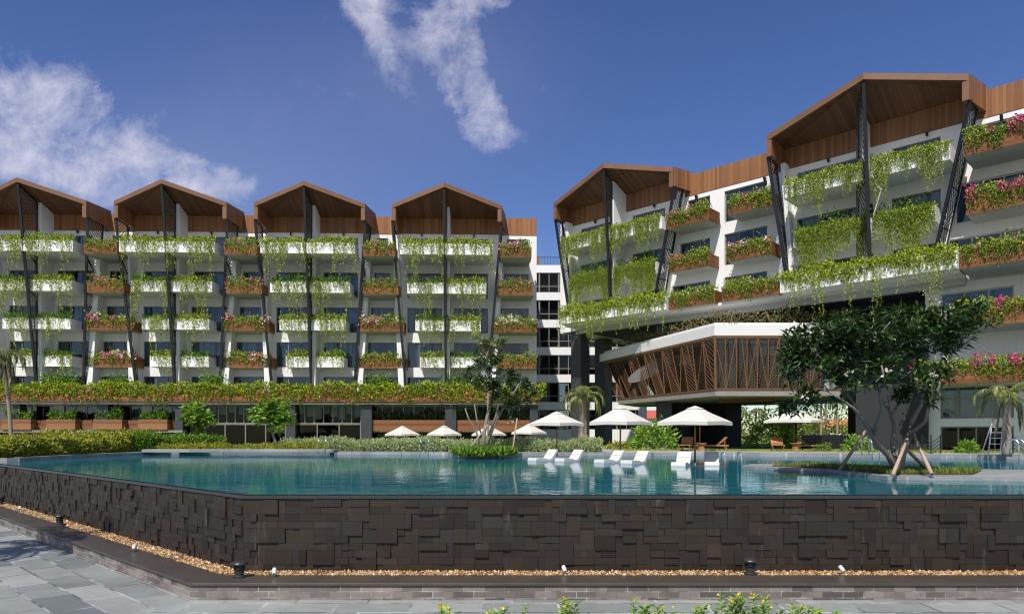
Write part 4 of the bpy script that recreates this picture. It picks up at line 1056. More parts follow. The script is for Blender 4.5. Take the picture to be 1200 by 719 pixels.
def shrub(name, c, r, h, n, leaf, size, label, cat='shrub', seed=1, group=None):
    v = unit(rnd(n)); v[:, 2] = np.abs(v[:, 2]); rr = uni(.55, 1.0, n) ** .6
    bump = 1 + .22 * np.sin(v[:, 0] * 7 + seed) * np.sin(v[:, 1] * 6 + seed * 2) + .12 * np.sin(v[:, 2] * 11 + v[:, 0] * 9)
    P = v * (rr * bump)[:, None] * np.array([r, r, h]); A = v + rnd(n) * .6; N = rnd(n); N[:, 2] += 1.2
    o = leaves(name, P, A, N, size * uni(.6, 1.2, n), size * .38, leaf, None, c); tag(o, label, cat, group)
    m = MB(); k = 5; m.tube([(0, 0, -.05), (.02, .02, h * .4), (.05, 0, h * .8)], [.07, .05, .03], 6); m.build('stem', MBARK, o)
    return o

# trees whose limbs follow the photograph's: limbs as (px, py, depth offset) at the trunk's own distance
def pixel_tree(name, base, label, limbs, blobs, ntips, leaf, leafL, leafW, seed, cat='tree', group=None, per=(12, 19), flow=.12, twig=.016, zc=2.4, bark=None, keep=None):
    root = empty(name, base, 0, label, cat, group); D = base[1]
    def q(px, py, dy=0.0): return Vector(((px - 600) * (D + dy) / 800 - base[0], dy, (509 - py) * (D + dy) / 800 - base[2]))
    m = MB(); tips = []; rs = random.Random(seed); ends = []
    for path_, r0, r1 in limbs:
        pts = [q(*p) for p in path_]; k = len(pts)
        if pts[0].z < .3: pts[0].z = -.03
        m.tube([tuple(p) for p in pts], [r0 + (r1 - r0) * i / (k - 1) for i in range(k)], 9)
        for j in range(max(1, k - 3), k): ends.append((pts[j], (pts[j] - pts[j - 1]).normalized(), r1))
    T_ = []; wsum = [b[4] * b[2] * b[3] for b in blobs]
    while len(T_) < ntips:
        cx, cy, rx, ry, _, dy0 = rs.choices(blobs, wsum)[0]
        v = Vector((rs.gauss(0, 1), rs.gauss(0, 1), rs.gauss(0, 1))).normalized() * rs.uniform(.35, 1) ** .5
        px, py = cx + v.x * rx, cy + v.z * ry; dy = dy0 + v.y * rx * D / 800
        if keep and not keep(px, py): continue
        T_.append(q(px, py, dy))
    nodes = list(ends); c0 = Vector((0, 0, zc))
    for tpt in sorted(T_, key=lambda t: (t - c0).length):
        best = min(nodes, key=lambda n: (n[0] - tpt).length + (.6 if n[0].z > tpt.z + .3 else 0)); p, d, r_ = best; L = (tpt - p).length
        if L < .1: tips.append((tpt, d)); continue
        mid = p + d * L * .35 + (tpt - p) * .25 + Vector((rs.gauss(0, .06), rs.gauss(0, .06), rs.gauss(0, .05))); mid2 = p + (tpt - p) * .7 + Vector((0, 0, -.06 * L))
        r1 = max(twig, r_ * .6); m.tube([tuple(p), tuple(mid), tuple(mid2), tuple(tpt)], [max(twig * 1.2, r_ * .7), r1 * 1.05, r1, r1 * .85], 5)
        nodes.append((tpt, (tpt - mid2).normalized(), r1)); nodes.append((mid2, (tpt - mid).normalized(), r1)); tips.append((tpt, (tpt - mid2).normalized()))
    m.build('trunk', bark or MBARK, root)
    C = []; A = []; N = []; Fl = []
    for p, d in tips:
        ph = rs.uniform(0, 6.28); k = rs.randint(*per); d = (d + Vector((0, 0, .6))).normalized()
        for i in range(k):
            a = ph + i * 2.4; el = rs.uniform(-.4, .9); ax = Vector((math.cos(a) * math.cos(el), math.sin(a) * math.cos(el), math.sin(el))) + d * .3
            C.append(p + ax * .03 - d * rs.uniform(0, .2)); A.append(ax); N.append(Vector((rs.gauss(0, .25), rs.gauss(0, .25), 1)))
        if rs.random() < flow:
            for i in range(9): Fl.append(p + d * .12 + Vector((rs.gauss(0, .06), rs.gauss(0, .06) - .05, rs.gauss(.05, .06))))
    cv = lambda qq: np.array([tuple(v) for v in qq])
    leaves('crown', cv(C), cv(A), cv(N), leafL * uni(.65, 1.2, len(C)), leafW, leaf, root, droop=.25)
    if Fl: tag(leaves('flowers', cv(Fl), rnd(len(Fl)), rnd(len(Fl)), .085, .07, FL_WHITE, root), kind='stuff')
    return q
PB = on_z(1050, 551.5, -1.0)
q = pixel_tree('plumeria_tree', PB, 'large dark-leaved plumeria tree with white flowers propped by stakes on the pool island', [
    ([(1053, 553, 0), (1057, 532, 0), (1064, 512, .1), (1068, 494, .2), (1079, 474, .4), (1083, 452, .5), (1092, 434, .7)], .125, .024),
    ([(1051, 548, 0), (1041, 533, -.1), (1029, 521, -.3), (1021, 506, -.5), (1012, 492, -.7), (1000, 478, -.8), (986, 468, -1.0), (970, 458, -1.1)], .09, .022),
    ([(1049, 540, 0), (1046, 518, .3), (1048, 500, .5), (1043, 482, .7), (1033, 468, .9), (1027, 448, 1.2)], .08, .022),
    ([(1023, 511, -.4), (1028, 494, -.9), (1034, 480, -1.2), (1031, 462, -1.5), (1037, 446, -1.8), (1033, 428, -2.0)], .062, .02),
    ([(1063, 515, .1), (1073, 503, -.4), (1084, 494, -.8), (1089, 476, -1.1), (1098, 462, -1.2), (1102, 444, -1.4)], .062, .02),
    ([(1010, 489, -.7), (999, 470, -.3), (985, 452, -.1), (975, 436, 0)], .04, .016), ([(1044, 488, .6), (1055, 470, 1.0), (1060, 452, 1.3), (1070, 436, 1.5)], .05, .018)],
    [(1045, 388, 85, 28, 1, 0), (950, 404, 38, 26, 1, -.2), (995, 394, 45, 33, 1, 0), (1098, 388, 50, 32, 1, 0), (1140, 372, 24, 18, 1, 0), (1030, 424, 80, 26, .55, 0), (960, 438, 42, 24, .7, -.8), (1025, 440, 24, 20, .45, -1.8), (1090, 436, 32, 22, .6, -1.2), (922, 428, 14, 16, .9, 0), (938, 466, 18, 12, .8, -.6), (925, 478, 12, 8, .8, -.4), (1088, 466, 12, 9, .5, -.8), (1066, 462, 14, 12, .4, 0), (985, 462, 20, 9, .5, -.6)],
    440, LF_DARK, .36, .078, 5, flow=.06, per=(14, 20), twig=.011)
for i, (b0, b1, lab) in enumerate([((984, 547, .8), (1021, 495, .2), 'grey eucalyptus prop left of the big plumeria trunk'), ((1046, 553, -2.0), (1064, 512, -.2), 'pale prop standing in front of the big plumeria trunk'),
                             ((1092, 552, -1.6), (1070, 508, -.1), 'pale prop leaning from the right on the big plumeria'), ((1086, 547, 1.0), (1048, 512, .3), 'dark prop behind the big plumeria, slanting low to the right')]):
    a, b = q(*b0), q(*b1); a.z = 0.0; mm = MB(); mm.tube([(0, 0, 0), tuple((b - a) * .5), tuple((b - a))], [.05, .045, .04], 8)
    tag(mm.build('tree_stake', MSTAKE, loc=(PB[0] + a.x, PB[1] + a.y, PB[2] + a.z)), lab, 'tree stake', 'stakes propping the big plumeria')
# grass on the island and beside the buildings
def grass(name, pts, n, z, size, leaf=LF_YEL, extra=None):
    xs = [p[0] for p in pts]; ys = [p[1] for p in pts]; out = []
    def inside(x, y):
        c = False; k = len(pts)
        for i in range(k):
            (x1, y1), (x2, y2) = pts[i], pts[(i + 1) % k]
            if (y1 > y) != (y2 > y) and x < (x2 - x1) * (y - y1) / (y2 - y1) + x1: c = not c
        return c
    while len(out) < n:
        x, y = RNG.uniform(min(xs), max(xs)), RNG.uniform(min(ys), max(ys))
        if inside(x, y): out.append((x, y, z))
    A = rnd(n) * .5; A[:, 2] = 1
    return tag(leaves(name, out, A, rnd(n), size * uni(.5, 1.3, n), size * .3, leaf), kind='stuff')
grass('island_grass', isl2, 5000, -1.03, .11, LF_BG)
lawn = [on_z(1010, 528.6, -.99)[:2], on_z(1215, 527.4, -.99)[:2], on_z(1215, 530.6, -.99)[:2], on_z(1055, 530.4, -.99)[:2], on_z(800, 528, -.99)[:2], on_z(715, 528.5, -.99)[:2], on_z(720, 526.5, -.99)[:2]]
grass('lawn_grass', lawn, 9000, -.99, .1, LF_YEL)

# middle plumeria in its bed at the pool edge, and the palm-like crown behind it
mb_ = on_z(572, 530, -1.0)
pixel_tree('plumeria_tree', mb_, 'tall thin grey-stemmed plumeria in the bed jutting into the pool', [
    ([(566, 531, 0), (567, 508, 0), (571, 488, .1), (576, 470, .2), (579, 452, .2), (574, 436, .1)], .13, .05),
    ([(569, 528, .2), (579, 498, .1), (587, 482, -.1), (598, 467, -.3), (608, 450, -.4)], .10, .04),
    ([(573, 510, -.1), (582, 485, -.4), (586, 465, -.5), (592, 448, -.6)], .08, .035),
    ([(564, 526, -.2), (558, 504, -.3), (549, 490, -.4), (545, 478, -.4)], .055, .03), ([(565, 512, .3), (559, 492, .3), (556, 474, .3)], .05, .03)],
    [(566, 438, 24, 22, 1, 0), (575, 410, 20, 16, .8, .3), (600, 455, 26, 24, 1, 0), (590, 470, 20, 14, .7, -.3), (618, 462, 12, 13, .8, 0), (548, 470, 6, 5, .5, -.3), (596, 492, 4, 3, .4, -.6), (578, 425, 14, 9, .7, 0)], 170, LF_DARK, .34, .09, 21, flow=.07, zc=3.0)
for i, (a, b) in enumerate([((600, 531, 34), (606, 490, 35)), ((545, 530, 35), (572, 497, 36))]):
    A_, B_ = Vector(at(*a)), Vector(at(*b)); A_.z = -1.0; m = MB(); m.tube([(0, 0, 0), tuple(B_ - A_)], [.045, .036], 8)
    tag(m.build('tree_stake', MSTAKE, loc=tuple(A_)), ['upright pale stake right of the thin plumeria', 'slanting brown stake left of the thin plumeria'][i], 'tree stake', 'stakes by the thin plumeria')
frond_palm('palm_tree', at(572, 526.5, 43), 6.5, 'ragged dry-leaved palm rising behind the thin plumeria', nf=24, fl=1.35, leaf=LF_PALM, trunk_r=.07, seed=8, droop=.6, ll=.34, lw=.05, dry=8)
bed = [on_z(a, b, -1.0)[:2] for a, b in [(533, 533.5), (545, 534.3), (590, 534.3), (600, 533), (606, 531.5), (530, 531.5)]]
grass('bed_ground_cover', bed, 2600, -1.0, .42, LF_LUSH)
# small trees left
pixel_tree('small_tree', at(235, 526.5, 44.5), 'young bright-leaved tree on the stone ledge left of the glass lobby', [([(235, 527, 0), (234, 513, 0), (233, 500, 0), (230, 488, 0)], .08, .04), ([(234, 508, 0), (241, 497, .1), (243, 487, .1)], .05, .03)],
    [(229, 487, 17, 13, 1, 0), (241, 494, 12, 10, 1, 0), (232, 473, 9, 6, 1, 0), (234, 506, 8, 5, .7, 0), (219, 484, 8, 7, .8, 0)], 60, LF_MID, .44, .2, 31, group='young trees by the lobby', per=(9, 14), flow=0, zc=2.0)
pixel_tree('small_tree', at(326, 526.5, 44.5), 'young bright-leaved tree with leaning trunk in front of the lobby glass', [([(326, 527, 0), (322, 515, 0), (318, 503, 0), (316, 492, 0)], .11, .05), ([(319, 506, 0), (325, 496, .1), (331, 488, .1)], .06, .03)],
    [(306, 487, 14, 12, 1, 0), (323, 483, 17, 13, 1, 0), (334, 492, 11, 9, 1, 0), (313, 473, 8, 6, 1, 0), (330, 474, 10, 7, .8, 0), (324, 502, 10, 6, .6, 0)], 70, LF_MID, .44, .2, 34, group='young trees by the lobby', per=(9, 14), flow=0, zc=2.0)
# palms
frond_palm('palm_tree', at(14, 534, 31), 4.6, 'slim leaning palm with drooping dry fronds at the left edge', nf=15, fl=1.3, leaf=LF_PALM, trunk_r=.075, lean=(-.4, 0), seed=12, droop=1.6, dry=6, ll=.4)
frond_palm('palm_tree', at(683, 524, 48), 3.6, 'green palm in front of the dark stone columns behind the hedge', nf=16, fl=2.0, trunk_r=.28, seed=15, droop=1.2, ll=.5, lw=.06)
frond_palm('palm_tree', at(1180, 533, 31.5), 2.75, 'short palm beside the stepladder at the right', nf=15, fl=1.7, trunk_r=.17, seed=18, droop=1.1, ll=.45, dry=2)
# hedges
def dk(px, D, z=-1.0): return ((px - 600) * D / 800, D, z)
hedge('hedge', dk(328, 40.5), dk(706, 38.5), 1.8, .62, 21000, LF_SILV, .13, 'long low silver-green hedge between the pool edge and the umbrellas')
hedge('ground_cover', (-21.7, 28.0, -1.0), (-22.0, 36.6, -1.0), 6.0, .62, 15000, LF_YEL, .2, kind='stuff', label=None, cat=None, hv=.4)
hedge('ground_cover', (-22.0, 36.4, -1.0), (-22.1, 44.0, -1.0), 5.0, .8, 8000, LF_YEL, .2, kind='stuff', label=None, cat=None, hv=.4)
hedge('ground_cover', dk(112, 37.6), dk(262, 44.5), 3.0, .8, 9000, LF_LUSH, .2, kind='stuff', label=None, cat=None, hv=.35)
m = MB(); q0, q1 = on_z(160, 530.3, -1.0), on_z(388, 530.3, -1.0)
m.box(q0[0], q1[0], q0[1] + .5, q0[1] + 1.6, -1.0, -.82); tag(m.build('stone_ledge', MCOP, bevel=.02), 'long low grey stone ledge along the pool in front of the lobby', 'ledge')
hedge('ground_cover', (q0[0] + .3, q0[1] + 1.7, -1.0), (q1[0] - .6, q0[1] + 1.7, -1.0), .8, .36, 4200, LF_YEL, .16, kind='stuff', label=None, cat=None, core=False)
shrub('shrub', at(766, 526.5, 46), 1.55, 1.75, 1500, LF_MID, .34, 'rounded broad-leaved shrub left of the wooden loungers', seed=2)
shrub('shrub', at(724, 526.5, 47), .8, .5, 300, LF_YEL, .25, 'small yellow-green shrub at the foot of the dark column', seed=4)
shrub('shrub', at(905, 527, 50), 1.9, 2.4, 1500, LF_MID, .34, 'broad-leaved shrub behind the umbrella with wooden loungers', seed=6)
shrub('shrub', at(1005, 528, 40), .75, .8, 420, LF_MID, .24, 'small bright bush against the dark grey wall', seed=8)
shrub('shrub', at(1134, 530, 36.5), .5, .5, 260, LF_MID, .3, 'little fern before the dark ground floor window', seed=9)
shrub('shrub', at(964, 528, 40), .45, .4, 160, LF_LUSH, .2, 'tiny green tuft between the pool ladders and the wall', seed=10)
# far planting seen under the right wing
for i, (px, D, r_, h, lf) in enumerate([(842, 74, 3.6, 3.9, LF_BG), (878, 80, 3.8, 4.1, LF_BG), (800, 78, 3.0, 3.0, LF_BG), (968, 78, 3.4, 4.6, LF_BG), (990, 85, 3.2, 1.9, LF_BG), (945, 86, 2.6, 2.6, LF_BG), (655, 96, 2.4, 1.6, LF_BG), (700, 94, 3.0, 1.6, LF_BG), (740, 90, 2.6, 2.2, LF_BG), (925, 84, 2.6, 2.6, LF_BG)]):
    nm = ['sunlit bush beyond the lobby opening, left part', 'sunlit bush beyond the lobby opening, right part', 'leafy bush glimpsed past the wide umbrella', 'tall round bush seen under the right wing by the palms', 'low bush under the strip of sky right of the palms',
          'low bush left of the slim palms under the wing', 'low bush seen below the link block', 'low bush between the two dark columns', 'bush before the far white house', 'bush behind the right umbrella canopy'][i]
    k_ = (D + 24) / D; D += 24; shrub('background_bush', (((px - 600) * D / 800), D, -1.0), r_ * k_, h * k_, 650, lf, .7, nm, 'bush', seed=20 + i, group='bushes beyond the hotel')
for i, (px, D, h) in enumerate([(962, 72, 4.4), (968, 75, 4.3), (981, 70, 4.2), (866, 72, 3.2), (886, 72, 3.2)]):
    k_ = (D + 26) / D; D += 26; frond_palm('slim_palm', (((px - 600) * D / 800), D, -1.0), h * k_, ['slim palm left of two under the right wing', 'slim palm standing between two others under the wing', 'slim palm with golden crown nearest the grey wall', 'slim pale trunk palm left in the lobby opening', 'slim pale trunk palm right in the lobby opening'][i], nf=11, fl=1.8, trunk_r=.15, seed=40 + i, droop=1.4, ll=.45, lw=.07, group='slim palms beyond the hotel')
hs_ = empty('far_house', (24, 135, -1.0), 0, 'far white house with red roof glimpsed between the columns', 'house')
m = MB(); m.box(-12, 12, 0, 9, 0, 4.2); m.build('wall', MW, hs_)
m = MB(); m.prism([(-12.6, -.6, 4.2), (-12.6, 9.6, 4.2), (-12.6, 4.5, 6.0)], (25.2, 0, 0)); m.build('roof', M_plain('red_tile', (.42, .09, .06), .7, .2, 1), hs_)
for i in range(6):
    m = MB(); m.box(-10.5 + 3.7 * i, -8.9 + 3.7 * i, -.06, .06, 1.2, 2.9); f = m.build('window', MFR, hs_)
hs2 = empty('far_house', (70, 140, -1.4), 0, 'distant low house with orange roof beside the palms under the wing', 'house')
m = MB(); m.box(-6, 6, 0, 8, 0, 2.6); m.build('wall', MW, hs2)
m = MB(); m.prism([(-6.5, -.6, 2.6), (-6.5, 8.6, 2.6), (-6.5, 4, 4.6)], (13, 0, 0)); m.build('roof', M_plain('orange_tile', (.45, .16, .07), .7, .2, 1), hs2)
m = MB(); m.box(-1, 1, -.05, .05, 1, 2); m.build('window', MFR, hs2)

# ------------------------------------------------------------------ umbrellas and loungers
def umbrella(loc, width, ztop, zedge, label, rot, group, base=True, tilt=0):
    """square market umbrella: width = seen width across the corners"""
    root = empty('umbrella', loc, rot, label, 'umbrella', group); hw = width / 2; zt, ze = ztop - loc[2], zedge - loc[2]
    m = MB(); m.tube([(0, 0, 0), (0, 0, zt - .1)], [.038, .034], 10); m.build('pole', MTEAK, root)
    m = MB(); n = 8; V = []; rings = [(.14, zt - .10), (.5, zt - .10 - (zt - .1 - ze) * .44), (1.0, ze)]
    for fr_, z in rings:
        for k in range(n):
            a = 2 * math.pi * k / n; r_ = hw * fr_ * (1.0 if k % 2 == 0 else .735)
            V.append((r_ * math.cos(a), r_ * math.sin(a), z + (0.0 if k % 2 == 0 else .03 * fr_)))
    b = len(V); V += [(v[0] * 1.005, v[1] * 1.005, v[2] - .13) for v in V[16:24]]
    F = [(i * n + k, i * n + (k + 1) % n, (i + 1) * n + (k + 1) % n, (i + 1) * n + k) for i in range(3) for k in range(n)]
    o = link_mesh('canopy', V, F, MCANV, root); sd = o.modifiers.new('thickness', 'SOLIDIFY'); sd.thickness = .012
    V = [(0, 0, zt)] + [(hw * .24 * (1 if k % 2 == 0 else .735) * math.cos(2 * math.pi * k / n), hw * .24 * (1 if k % 2 == 0 else .735) * math.sin(2 * math.pi * k / n), zt - .115) for k in range(n)]
    o = link_mesh('vent_cap', V, [(0, 1 + k, 1 + (k + 1) % n) for k in range(n)], MCANV, root); sd = o.modifiers.new('thickness', 'SOLIDIFY'); sd.thickness = .012
    for k in range(4):
        a = math.pi / 2 * k; c_, s_ = math.cos(a), math.sin(a); m = MB()
        m.bar((0, 0, zt - .16), (hw * .97 * c_, hw * .97 * s_, ze - .02), .028, .02); m.bar((.03 * c_, .03 * s_, ze - .08), (hw * .5 * c_, hw * .5 * s_, (zt - .16 + ze) / 2 - .02), .024, .018); m.build('rib', MTEAK, root)
    m = MB(); m.lathe([(.06, ze - .14), (.07, ze - .12), (.07, ze - .05), (.06, ze - .03)], n=10); m.build('hub', MTEAK, root)
    if base: m = MB(); m.lathe([(.24, 0), (.24, .06), (.08, .09), (.05, .3)], n=16); m.build('base', MSTEEL, root, smooth=False)
    return root
G1, G2 = 'umbrellas standing in the pool shelf', 'umbrellas on the terrace'
for (px, D, yt, ye, wpx, lab) in [(652.5, 33, 481.5, 496, 64, 'cream umbrella in the pool above the left pair of white loungers'), (727, 29, 475.5, 494.5, 72, 'cream umbrella in the pool above the middle pair of white loungers'), (814.5, 26.3, 475, 494.5, 88, 'widest cream umbrella in the pool before the wooden loungers')]:
    umbrella(((px - 600) * D / 800, D, -1.38), wpx * D / 800, (509 - yt) * D / 800, (509 - ye) * D / 800, lab, .04, G1)
for (px, D, yt, ye, wpx, lab) in [(820, 42, 478, 492, 68, 'cream umbrella mostly hidden behind the widest pool umbrella'), (930.5, 42.5, 480, 493, 74, 'cream umbrella over wooden loungers partly behind plumeria leaves'),
        (471.5, 50, 498.5, 508.5, 40, 'small white umbrella behind the hedge, leftmost'), (520.5, 50, 498, 508.5, 40, 'small white umbrella behind the hedge before the stone column'), (573, 51, 498, 508.5, 40, 'small white umbrella behind the thin plumeria trunk'), (620, 49, 496, 506.5, 41, 'small white umbrella behind the hedge nearest the link block')]:
    umbrella(((px - 600) * D / 800, D, -.98), wpx * D / 800, (509 - yt) * D / 800, (509 - ye) * D / 800, lab, .1, G2)

def pool_lounger(loc, rz, label, s=.78):
    root = empty('pool_lounger', loc, rz, label, 'pool lounger', 'white loungers in the pool')
    prof = [(-.95, .02), (-.9, .16), (-.3, .15), (.1, .06), (.3, .12), (.75, .62), (.84, .60), (.82, .5), (.45, -.02), (.2, -.16), (-.2, -.06), (-.8, -.1), (-.95, -.1)]
    m = MB(); m.prism([(x * s, -.34 * s, z * s) for x, z in prof[:]], (0, .68 * s, 0)); m.build('shell', MWPL, root, bevel=.012)
    m = MB(); m.box(.3 * s, .78 * s, -.3 * s, .3 * s, -.28, -.02); m.build('foot', MWPL, root)
    m = MB(); m.hexa([(.5 * s, -.28 * s, .375 * s), (.5 * s, .28 * s, .375 * s), (.52 * s, .28 * s, .355 * s), (.52 * s, -.28 * s, .355 * s), (.68 * s, -.28 * s, .575 * s), (.68 * s, .28 * s, .575 * s), (.7 * s, .28 * s, .56 * s), (.7 * s, -.28 * s, .56 * s)]); m.build('headrest', MCANV, root)
    return root
for i, (px, py, rz, lab) in enumerate([(637, 539.5, .75, 'white pool lounger farthest left in the water'), (668, 540, .8, 'white pool lounger just right of the left pool umbrella pole'), (715, 541.5, .75, 'white pool lounger left of the middle pool umbrella pole'), (745, 542.5, .85, 'white pool lounger right of the middle pool umbrella pole'),
        (799, 545, 1.15, 'white pool lounger left of the widest umbrella pole, facing the camera'), (834, 544.5, 1.3, 'white pool lounger nearest the in-pool handrails')]):
    p = on_z(px, py, Z_WATER); pool_lounger((p[0], p[1], Z_WATER + .02), rz, lab)

def chaise(loc, rz, label):
    root = empty('wooden_lounger', loc, rz, label, 'wooden lounger', 'teak loungers on the terrace')
    m = MB()
    for i in range(11): m.box(-.95 + .115 * i, -.86 + .115 * i, -.33, .33, .33, .36)
    m.box(-.98, .95, -.36, -.31, .28, .36); m.box(-.98, .95, .31, .36, .28, .36); m.build('seat', MTEAK, root)
    m = MB()
    for sg in (-.32, .32): m.bar((.3, sg, .35), (.86, sg, .82), .05)
    for i in range(8): t_ = (i + .5) / 8; m.bar((.3 + .56 * t_, -.33, .36 + .47 * t_), (.3 + .56 * t_, .33, .36 + .47 * t_), .07, .025, (.64, 0, -.77))
    m.build('backrest', MTEAK, root)
    for x in (-.85, .8):
        for y in (-.3, .3): m = MB(); m.box(x - .03, x + .03, y - .03, y + .03, 0, .28); m.build('leg', MTEAK, root)
    m = MB(); m.bar((.72, -.28, .3), (.74, -.28, .68), .04); m.bar((.72, .28, .3), (.74, .28, .68), .04); m.build('strut', MTEAK, root)
for i, (px, rz, lab) in enumerate([(804, 1.2, 'teak lounger left of the twin umbrella poles'), (834, -.1, 'teak lounger right of the twin umbrella poles, back raised'), (911, 1.25, 'teak lounger left of the round wooden table'), (951, 2.9, 'teak lounger right of the round wooden table')]):
    D = 42.0; chaise(((px - 600) * D / 800, D, -.978), rz, lab)
for px, lab in [(822, 'round wooden side table between the two left teak loungers'), (932, 'round wooden side table between the two right teak loungers')]:
    D = 41.2; root = empty('side_table', ((px - 600) * D / 800, D, -.978), 0, lab, 'side table', 'side tables between teak loungers')
    m = MB(); m.lathe([(.3, .42), (.31, .44), (.31, .47), (.28, .48)], n=18); m.build('table_top', MTEAK, root)
    m = MB(); m.lathe([(.24, 0), (.2, .12), (.19, .3), (.22, .42)], n=18); m.build('base', MTEAK, root)

# ------------------------------------------------------------------ ladders, lamps, stepladder, fence
def handrail(loc, rz, label, h=.75, grp='steel pool ladders', two=.5, rungs=True):
    root = empty('pool_ladder', loc, rz, label, 'pool ladder', grp)
    for y in (-two / 2, two / 2):
        pts = [(.55, y, 0)] + [(.55 - .28 * (1 - math.cos(a)), y, h - .28 + .28 * math.sin(a)) for a in np.linspace(0, math.pi, 9)] + [(-.02, y, -.9)]
        m = MB(); m.tube(pts, .024, 8); m.build('rail', MSTEEL, root)
    if rungs:
        m = MB()
        for z in (-.35, -.65): m.tube([(-.02, -two / 2, z), (-.02, two / 2, z)], .03, 6)
        m.build('rung', MSTEEL, root)
for px, py, rz, lab in [(377, 530.6, 1.15, 'steel pool ladder near the left end of the hedge'), (497, 531.8, 1.15, 'steel pool ladder before the middle of the hedge'), (1026, 533.3, 2.0, 'steel pool ladder left of the big plumeria trunk base'), (1197, 536, 2.1, 'steel pool ladder at the right edge of the photo')]:
    p = on_z(px, py, -1.0); handrail((p[0], p[1], -.97), rz, lab, h=.78)
p = on_z(859, 549, Z_WATER); root = empty('pool_handrail', (p[0], p[1], -1.4), 0, 'pair of straight steel handrails standing in the pool water', 'pool handrail')
for x in (-.28, .28):
    m = MB(); m.tube([(x, 0, 0), (x, 0, .72), (x, .06, .8), (x, .3, .8), (x, .36, .72), (x, .36, 0)], .027, 8); m.build('rail', MSTEEL, root)
MBOL = M_plain('black_lamp_paint', (.025, .026, .03), .35, .1, 3)
MLENS = M_plain('frosted_lens', (.3, .3, .3), .3, .05, 3)
def bollard(px, py, label, s=1.0):
    D = 2.6 * 800 / (py - 509); root = empty('bollard_lamp', ((px - 600) * D / 800, D, Z_LEDGE), 0, label, 'bollard lamp', 'mushroom lamps along the pool wall')
    m = MB(); m.lathe([(.11, 0), (.11, .03), (.085, .05), (.085, .14), (.1, .15)], n=20); m.build('base', MBOL, root)
    m = MB(); m.lathe([(.06, .15), (.06, .235)], n=16); m.build('lens', MLENS, root)
    m = MB()
    for z in (.16, .185, .21): m.lathe([(.06, z), (.105, z + .004), (.105, z + .012), (.06, z + .016)], n=20)
    m.build('louvre', MBOL, root)
    m = MB(); m.lathe([(.145, .235), (.15, .245), (.145, .27), (.1, .30), (.04, .318), (.002, .32)], n=24); m.build('cap', MBOL, root, smooth=True)
bollard(280.5, 676, 'black mushroom lamp by the corner of the pool wall'); bollard(879, 672.5, 'black mushroom lamp before the long front of the pool wall')
bollard(70, 614.5, 'black mushroom lamp farther left along the slanting wall'); bollard(1, 590, 'black mushroom lamp cut by the left photo edge')
MALU = M_plain('pale_grey_aluminium', (.55, .57, .6), .4, .05, 3)
for i, (px, py) in enumerate([(23, 597), (157, 644), (321.5, 673), (661.5, 670), (987, 670)]):
    D = 2.57 * 800 / (py - 509); root = empty('ground_spotlight', ((px - 600) * D / 800, D, Z_LEDGE + .0), .3, ['tiny pale spotlight farthest left on the gravel edge', 'tiny pale spotlight midway along the slanting wall', 'tiny pale spotlight just right of the corner lamp', 'tiny pale spotlight before the middle of the front wall', 'tiny pale spotlight right of the right mushroom lamp'][i], 'spotlight', 'spotlights in the gravel')
    m = MB(); m.tube([(0, 0, 0), (0, 0, .07)], .012, 6); m.build('stake', MALU, root)
    m = MB(); m.tube([(0, -.05, .05), (0, .0, .085), (0, .06, .13)], [.034, .04, .04], 10); m.build('lamp_head', MALU, root)
# stepladder against the right wing
D = 33.5; x = (1166 - 600) * D / 800; root = empty('stepladder', (x, D, -1.0), .0, 'grey aluminium stepladder standing by the short palm', 'stepladder')
for y, lab in ((-.35, 'front'), (.45, 'back')):
    for sg in (-1, 1):
        m = MB(); m.bar((sg * .47 + (-.1 if y < 0 else .1), y, 0), (sg * .28 + .12, 0, 1.55), .05, .03); m.build('rail', MALU, root)
m = MB()
for i in range(1, 6):
    t_ = i / 5.6; m.bar((-.57 + .4 * t_ , -.35 * (1 - t_), 1.55 * t_), (.37 + .03 * t_, -.35 * (1 - t_), 1.55 * t_), .07, .03)
m.build('step', MALU, root)
m = MB(); m.tube([(-.16, 0, 1.5), (-.12, 0, 1.74), (.0, 0, 1.8), (.1, 0, 1.8)], .02, 6); m.tube([(.4, 0, 1.5), (.42, 0, 1.72), (.36, 0, 1.8)], .02, 6); m.build('handle', MBK, root)
# low black chevron fence panels by the right wing, dark rail fence farther left
def chevron(px0, px1, D, h, label):
    p0, p1 = ((px0 - 600) * D / 800, D), ((px1 - 600) * D / 800, D); root = empty('fence', (p0[0], p0[1], -1.0), 0, label, 'fence', 'black chevron fences'); W = p1[0] - p0[0]
    m = MB(); n = max(2, int(W / .5))
    for i in range(n + 1): m.bar((W * i / n, 0, 0), (W * i / n, 0, h), .04)
    m.build('post', MBK, root); m = MB()
    for i in range(n):
        for k in range(-3, 8):
            z0 = k * .18; z1 = z0 + .36; a, b = (z0, z1) if i % 2 else (z1, z0)
            if min(a, b) < 0 or max(a, b) > h: continue
            m.bar((W * i / n, 0, a), (W * (i + 1) / n, 0, b), .028)
    m.build('slat', MBK, root)
chevron(1080, 1102, 35.6, 1.0, 'black chevron fence panel left of the dark ground floor window')
chevron(1187, 1215, 34.5, 1.0, 'black chevron fence panel right of the short palm')
D = 43; root = empty('fence', ((940 - 600) * D / 800, D, -1.0), 0, 'dark solid railing behind the wooden loungers before the palms', 'fence')
m = MB(); m.box(0, (1003 - 940) * D / 800, 0, .06, .15, .98); m.build('panel', MBK, root)
m = MB()
for i in range(5): m.box(i * .82, i * .82 + .06, -.03, .09, 0, 1.03)
m.build('post', MBK, root)

